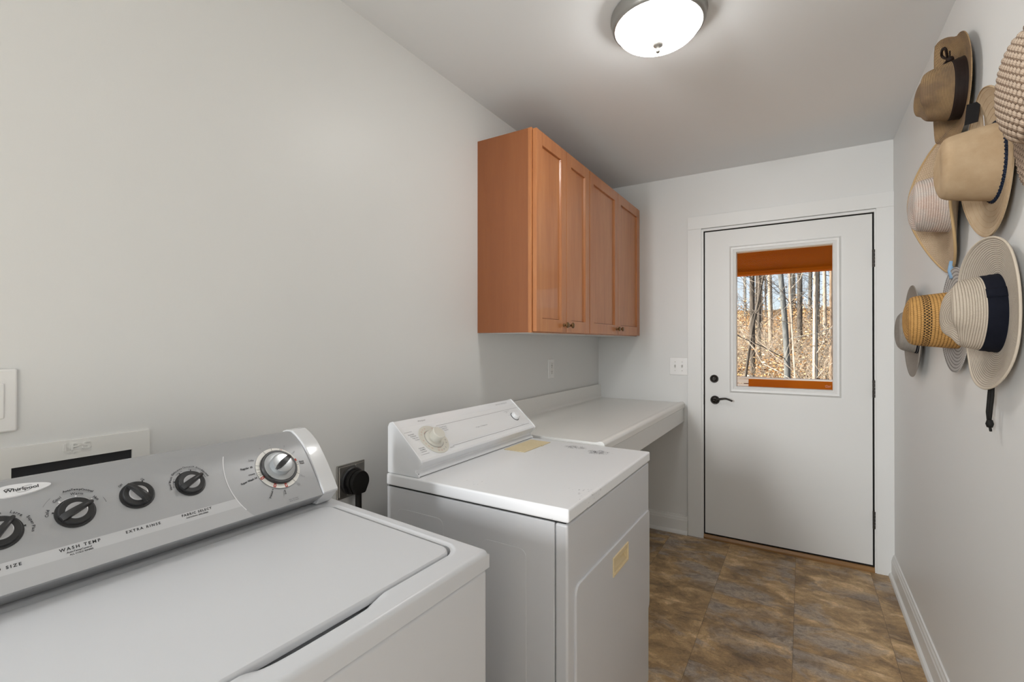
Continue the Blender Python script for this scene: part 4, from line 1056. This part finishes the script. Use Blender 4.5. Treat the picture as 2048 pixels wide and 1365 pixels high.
# H4 pinkish striped cowboy-style hat
cr4, br4 = hat_mesh(.086, .096, .108, .84, lambda a: .205 + .03 * math.cos(2 * (a - PI / 2)), fl(0, 0), dent=.016, dentang=PI / 2, dentw=.03)
bz4 = lambda a, u: .006 + .085 * max(0, math.cos(a - math.radians(168))) ** 1.6 * u ** 1.8 + .035 * max(0, math.cos(a)) ** 2 * u ** 2 
h4, M4 = build_hat('cowboy_hat', 'pinkish striped straw hat with curled tan-edged brim, behind the tan suede hat', (WX - .004, 2.135, 1.785), 0, cr4, lambda a, u: Vector((br4(a, u).x, br4(a, u).y, bz4(a, u))), W_pink, W_pinkb, thick=.0028)
bm = bmesh.new(); tube(bm, [M4 @ (Vector((br4(a, .985).x, br4(a, .985).y, bz4(a, .985)))) for a in [2 * PI * k / 90 for k in range(90)]], .0042, 6, closed=True); part('brim_edge', bm, mat('tan_brim_edge', (.46, .31, .15), .7), h4, smooth=True)
bm = bmesh.new(); tube(bm, [M4 @ Vector((.06, -.205, .012)), M4 @ Vector((.055, -.235, .016)), M4 @ Vector((.06, -.262, .012))], .007, 8); part('hanging_loop', bm, cloth('blue_loop', (.20, .33, .48), (.3, .42, .55)), h4, smooth=True)

# H5 large cream braided fedora with navy ribbon
cr5, br5 = hat_mesh(.086, .098, .112, .82, lambda a: .184 + .010 * math.cos(2 * (a - PI / 2)), fl(0, 0), dent=.042, dentang=PI / 2 + .15, dentw=.038, pinch=.20, pang=-PI / 2 + .2)
bz5 = lambda a, u: .008 + .006 * u * u + .036 * max(0, math.cos(a - math.radians(140))) ** 2 * u ** 2 + .022 * max(0, math.cos(a + math.radians(110))) ** 2 * u ** 2 - .012 * math.sin(u * PI) * 0
h5, M5 = build_hat('fedora', 'large cream braided fedora with navy ribbon and hanging chin cord', (WX - .004, 1.672, 1.388), 0, cr5, lambda a, u: Vector((br5(a, u).x, br5(a, u).y, bz5(a, u))), W_cream, W_cream2, thick=.0028, band=[('hat_band', .03, .42, .0015, M_navy, 0)])
bm = bmesh.new(); 
pA = [cr5(math.radians(q), s) for q in (52, 62, 72) for s in (.04, .41)]
def bq(a, s): p = cr5(math.radians(a), s); r = Vector((p.x, p.y, 0)).normalized(); return M5 @ (p + r * .0045)
V = [[bm.verts.new(bq(a, s)) for s in (.01, .15, .30, .44)] for a in (24, 28, 32, 36, 40)]
for a, b in zip(V[:-1], V[1:]):
    for k in range(3): bm.faces.new((a[k], b[k], b[k + 1], a[k + 1]))
o = part('ribbon_knot', bm, M_navy, h5, smooth=True); md = o.modifiers.new('thickness', 'SOLIDIFY'); md.thickness = .003; md.offset = 0
bm = bmesh.new(); tube(bm, [M5 @ (Vector((br5(a, .985).x, br5(a, .985).y, bz5(a, .985)))) for a in [2 * PI * k / 90 for k in range(90)]], .003, 6, closed=True); part('brim_edge', bm, W_cream2 and mat('cream_brim_edge', (.52, .45, .36), .8), h5, smooth=True)
bm = bmesh.new()
cx0, cy0_, cz0 = .420, 1.700, 1.205
tube(bm, [(cx0, cy0_ - .004, cz0 + .02), (cx0 - .002, cy0_ - .006, cz0 - .03), (cx0 - .004, cy0_ + .004, cz0 - .085), (cx0 - .004, cy0_ + .010, cz0 - .102)], .0042, 8)
tube(bm, [(cx0, cy0_ + .010, cz0 + .02), (cx0 - .002, cy0_ + .016, cz0 - .03), (cx0 - .004, cy0_ + .020, cz0 - .075), (cx0 - .004, cy0_ + .012, cz0 - .100), (cx0 - .004, cy0_ + .0, cz0 - .104)], .0042, 8)
lathe(bm, [(0, .012), (.006, .010), (.0085, 0), (.006, -.009), (0, -.011)], Matrix.Translation((cx0 - .004, cy0_ + .006, cz0 - .104)), 12)
tube(bm, [(cx0 - .004, cy0_ + .006, cz0 - .108), (cx0 - .004, cy0_ - .002, cz0 - .122)], .003, 6)
part('chin_cord', bm, M_rubber, h5, smooth=True)

# H6 golden straw hat
cr6, br6 = hat_mesh(.085, .090, .140, .86, lambda a: .168, fl(0, 0), dent=.012, dentang=PI / 2, dentw=.045, dome=.0)
bz6 = lambda a, u: .006 + .010 * u * u
h6, M6 = build_hat('golden_straw_hat', 'golden straw hat with openwork vent ring, between grey hat and large cream fedora', (WX - .004, 2.035, 1.385), 0, cr6, lambda a, u: Vector((br6(a, u).x, br6(a, u).y, bz6(a, u))), W_gold, W_pale, thick=.0022)
# H7 grey hat behind
cr7, br7 = hat_mesh(.080, .095, .078, .80, lambda a: .190 + .008 * math.cos(2 * (a - PI / 2)), fl(0, 0), dent=.014, dentang=PI / 2, dentw=.03)
bz7 = lambda a, u: .006 + .020 * u * u
h7, M7 = build_hat('grey_hat', 'grey straw hat mostly hidden behind the golden straw hat, nearest the door', (WX - .004, 2.66, 1.362), 0, cr7, lambda a, u: Vector((br7(a, u).x, br7(a, u).y, bz7(a, u))), W_grey, W_grey, thick=.0028, band=[('hat_band', .02, .26, .001, M_navy, 0)])

# ================================================================== OUTSIDE
# porch
PY = 5.20
bm = bmesh.new(); box(bm, -2.4, 2.2, 3.56, 5.5, -.16, -.10); struct('porch_floor', bm, wood('porch_deck_boards', (.46, .30, .18), (.55, .38, .24), (.36, .22, .12), 'x', .7, .5))
bm = bmesh.new(); box(bm, -2.4, 2.2, 3.54, PY + .05, 2.62, 2.66); struct('porch_ceiling', bm, M_porch)
bm = bmesh.new(); box(bm, -2.4, 2.2, PY, PY + .09, zat(1570, 540, PY), 2.62); pb_ = struct('porch_header', bm, M_porch)
bm = bmesh.new(); zb = zat(1570, 545, PY); box(bm, -2.4, 2.2, PY - .02, PY + .11, zb, zb + .03); o = obj('header_trim', bm, M_porch); o.parent = pb_
rail = thing('porch_railing', 'orange stained wooden porch rail outside the door window', 'railing', (.0, PY, -.1))
zt = zat(1570, 759, PY); xr0 = ratio(1497) * PY
bm = bmesh.new(); box(bm, xr0, 2.0, PY, PY + .038, zt - .16, zt - .008, .002); part('rail_board', bm, M_porch, rail)
bm = bmesh.new(); box(bm, -2.3, 2.0, PY - .005, PY + .05, zt - .008, zt + .008, .002); part('rail_cap', bm, M_sunboard, rail)
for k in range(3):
    bm = bmesh.new(); box(bm, -2.3, xr0, PY + .0, PY + .03, zt - .052 - k * .048, zt - .012 - k * .048, .002); part('sunlit_slat', bm, M_sunboard, rail)  # left boards, sunlight put into their white colour
for x in (-2.2, xr0, 1.9):
    bm = bmesh.new(); box(bm, x - .045, x + .045, PY + .04, PY + .12, -.1, zt - .008); part('rail_post', bm, M_porch, rail)
bm = bmesh.new(); box(bm, -2.3, 2.0, PY + .01, PY + .03, .02, .12); part('bottom_rail', bm, M_porch, rail)
for x in (-2.3, 2.1):
    bm = bmesh.new(); box(bm, x - .06, x + .06, PY - .02, PY + .1, -.1, 2.0)
    tag(obj('porch_post', bm, M_porch), 'orange stained post holding up the porch roof, ' + ('left end' if x < 0 else 'right end'), 'post')

# hillside
def hill(x, y):
    z = -1.4 + 1.25 * sst(8, 16, y) + (y - 14) * .155 * sst(12, 20, y) + .035 * x
    z += .35 * noise.noise(Vector((x * .22, y * .22, 0))) + .12 * noise.noise(Vector((x * .9, y * .9, 3)))
    return z if y < 33 else z
M_hill = mat('leaf_litter_ground', (.3, .2, .1), .9, spec=.1); t = NT(M_hill); v = t.obj(); n = t.noise(3.5, 8, .75, v); n2 = t.noise(14, 6, .8, v)
c = t.ramp(n2.outputs[0], [(.32, (.025, .014, .007)), (.48, (.12, .07, .03)), (.6, (.28, .17, .08)), (.72, (.42, .30, .17))])
t.col(t.mix(t.ramp(n.outputs[0], [(.4, (0, 0, 0)), (.62, (.55, .55, .55))]), c, (.16, .11, .07))); t.bump(n2.outputs[0], .8, .05)
bm = bmesh.new(); NX, NY = 70, 70
G = [[bm.verts.new((-22 + 44 * i / NX, 5.6 + 34 * (j / NY) ** 1.3, 0)) for j in range(NY + 1)] for i in range(NX + 1)]
for col_ in G:
    for v_ in col_: v_.co.z = hill(v_.co.x, v_.co.y)
for i in range(NX):
    for j in range(NY): bm.faces.new((G[i][j], G[i + 1][j], G[i + 1][j + 1], G[i][j + 1]))
o = struct('hillside', bm, M_hill, smooth=True)
# fallen leaves: nobody could count them
M_leaf = mat('fallen_leaves', (.5, .3, .12), .8, spec=.1); t = NT(M_leaf); g = t.n('ShaderNodeNewGeometry')
t.col(t.ramp(g.outputs['Random Per Island'], [(0, (.03, .016, .008)), (.3, (.17, .08, .028)), (.55, (.50, .26, .09)), (.8, (.76, .48, .22)), (1, (.90, .76, .54))]))
rnd = random.Random(3)
def spot(y0, y1, wide=2.0):
    y = y0 + (y1 - y0) * rnd.random() ** .75; px = rnd.uniform(1415, 1735); return ratio(px) * y + rnd.uniform(-wide, wide) * .25, y
bm = bmesh.new()
for k in range(78000):
    x, y = spot(7.2, 34); q = noise.noise(Vector((x * .8, y * .8, 7))); z = hill(x, y) + rnd.random() ** 2 * (.12 + max(0, q) * 3.2) + .02; s = rnd.uniform(.016, .038) * (1 + y * .026)
    Q = Matrix.Translation((x, y, z)) @ Matrix.Rotation(rnd.uniform(0, 6.3), 4, 'Z') @ Matrix.Rotation(rnd.uniform(-1.5, 1.5), 4, 'X')
    bm.faces.new([bm.verts.new(Q @ Vector(p)) for p in ((-s, 0, 0), (0, -s * .5, 0), (s, 0, 0), (0, s * .5, 0))])
o = obj('fallen_leaves', bm, M_leaf); tag(o, 'brown and tan fallen leaves covering the wooded hillside', 'leaves'); o['kind'] = 'stuff'
# bark
def bark(name, c1, c2, sc=14):
    m = mat(name, c1, .9, spec=.1); t = NT(m); v = t.mapping(t.obj(), (1, 1, .25)); n = t.noise(sc, 6, .75, v); n2 = t.noise(1.6, 3, .5, t.obj())
    c = t.ramp(n.outputs[0], [(.35, c2), (.62, c1)]); t.col(t.mix(t.math('MULTIPLY', n2.outputs[0], .5), c, c2)); t.bump(n.outputs[0], .8, .03); return m
B_grey = bark('grey_bark', (.23, .23, .225), (.08, .085, .09)); B_dark = bark('dark_bark', (.15, .125, .105), (.045, .038, .034)); B_pale = bark('pale_bark', (.60, .52, .45), (.30, .24, .20)); B_brown = bark('brown_bark', (.34, .25, .18), (.13, .09, .065))
B_twig = bark('twig_bark', (.50, .43, .35), (.24, .19, .15))
def branch_set(bm, rn, base, ht, r0, n, lo=.15, droop=.0, length=1.0):
    for k in range(n):
        u = rn.uniform(lo, .98); p = base(u); a = rn.uniform(0, 2 * PI); L = (1.1 + 2.2 * (1 - u)) * rn.uniform(.5, 1.2) * length; up = rn.uniform(.0, .9)
        pts = [p]; d = Vector((math.cos(a), math.sin(a), up)).normalized()
        for q in range(6):
            d = (d + Vector((rn.uniform(-.35, .35), rn.uniform(-.35, .35), rn.uniform(-.22, .28) - droop))).normalized(); pts.append(pts[-1] + d * L / 6)
        rr_ = max(r0 * .22 * (1 - u * .5) * rn.uniform(.5, 1), .006); tube(bm, pts, lambda w, rr_=rr_: rr_ * (1 - .85 * w), 5)
        for q in range(1, 6):
            for _ in range(2):
                pp = pts[q]; d2 = (d + Vector((rn.uniform(-1, 1), rn.uniform(-1, 1), rn.uniform(-.5, .9)))).normalized(); l2 = L * rn.uniform(.18, .4)
                tube(bm, [pp, pp + d2 * l2 * .5 + Vector((0, 0, rn.uniform(-.03, .05))), pp + d2 * l2], lambda w, rr_=rr_: max(rr_ * .38 * (1 - .8 * w), .0022), 3)
def tree(px, y, r, m, label, lean=0, bend=0, ht=9, nb=16, group=None, seed=0, low=.12):
    rn = random.Random(seed); x = ratio(px) * y; z = hill(x, y) - .15
    root = thing('bare_tree', label, 'tree', (x, y, z), group)
    def base(u): return Vector((x + lean * u * ht + bend * math.sin(u * PI * 1.6) * .35, y + .1 * math.sin(u * 4 + seed), z + ht * u))
    bm = bmesh.new(); tube(bm, [base(k / 20) for k in range(21)], lambda w: r * (1.05 - .6 * w) + r * .35 * max(0, 1 - w * 14), 12); part('trunk', bm, m, root, smooth=True)
    if nb:
        bm = bmesh.new(); branch_set(bm, rn, base, ht, r, nb, low); part('branches', bm, m if r < .09 else B_grey if m is B_grey else B_twig if m is B_pale else m, root, smooth=True)
G_ = 'bare trees in the winter woods'
tree(1571, 9.6, .056, B_grey, 'thick grey leafless tree leaning slightly, near the middle of the door window', lean=-.035, bend=.30, ht=8, nb=9, group=G_, seed=1)
tree(1627, 10.6, .035, B_pale, 'pale trunked bare tree in the right half of the door window', lean=.006, ht=8, nb=14, group=G_, seed=2)
tree(1633, 12.5, .026, B_grey, 'slim grey bare tree just right of the pale trunk', lean=.0, ht=9, nb=10, group=G_, seed=12)
tree(1505, 15.0, .075, B_dark, 'thick dark bare tree at the left of the door window', lean=-.0, ht=11, nb=12, group=G_, seed=3)
tree(1519, 18.5, .065, B_dark, 'dark bare tree just right of the thick leftmost trunk', ht=12, nb=12, group=G_, seed=4)
tree(1599, 20.0, .09, B_dark, 'dark straight bare tree on the slope right of the leaning grey tree', lean=.004, ht=13, nb=14, group=G_, seed=5)
tree(1580, 17.0, .045, B_brown, 'brown bare tree between the leaning grey tree and the dark straight one', ht=11, nb=12, group=G_, seed=6)
tree(1591, 9.0, .013, B_pale, 'thin pale sapling bending across the middle of the woods', lean=-.015, bend=.1, ht=4.5, nb=8, group=G_, seed=7)
tree(1600, 8.6, .009, B_pale, 'thinnest pale sapling beside the bending sapling', lean=-.03, bend=.06, ht=4.0, nb=6, group=G_, seed=8)
tree(1482, 10.5, .03, B_dark, 'small dark forked tree at the left edge of the door window', lean=.10, bend=-.3, ht=6, nb=16, group=G_, seed=9)
tree(1662, 14.0, .04, B_brown, 'brown bare tree at the right edge of the door window', ht=10, nb=14, group=G_, seed=10)
rn = random.Random(11)
for k in range(20):
    y = rn.uniform(21, 36); tree(rn.uniform(1462, 1676), y, rn.uniform(.03, .09), rn.choice((B_dark, B_grey, B_brown, B_twig)), 'distant slender bare tree on the upper hillside', lean=rn.uniform(-.02, .02), ht=rn.uniform(10, 14), nb=12, group='distant slender bare trees', seed=20 + k, low=.05)
# undergrowth twigs: nobody could count them
bm = bmesh.new()
for k in range(2500):
    x, y = spot(7.5, 26); z = hill(x, y); p = Vector((x, y, z)); L = rnd.uniform(.5, 2.1); d = Vector((rnd.uniform(-.8, .8), rnd.uniform(-.5, .5), rnd.uniform(.35, 1))).normalized(); pts = [p]
    for q in range(5):
        d = (d + Vector((rnd.uniform(-.3, .3), rnd.uniform(-.3, .3), rnd.uniform(-.25, .15)))).normalized(); pts.append(pts[-1] + d * L / 5)
    r0 = rnd.uniform(.0022, .006) * (1 + y * .02); tube(bm, pts, lambda w: r0 * (1 - .75 * w), 3, caps=False)
    for q in (1, 2, 3, 4):
        d2 = (d + Vector((rnd.uniform(-1.2, 1.2), rnd.uniform(-1, 1), rnd.uniform(-.4, .8)))).normalized(); tube(bm, [pts[q], pts[q] + d2 * L * .16, pts[q] + d2 * L * .3 + Vector((0, 0, -.02))], lambda w: r0 * .5 * (1 - .6 * w), 3, caps=False)
o = obj('undergrowth_twigs', bm, B_twig, smooth=True); tag(o, 'tangle of thin leafless undergrowth twigs on the hillside', 'undergrowth'); o['kind'] = 'stuff'
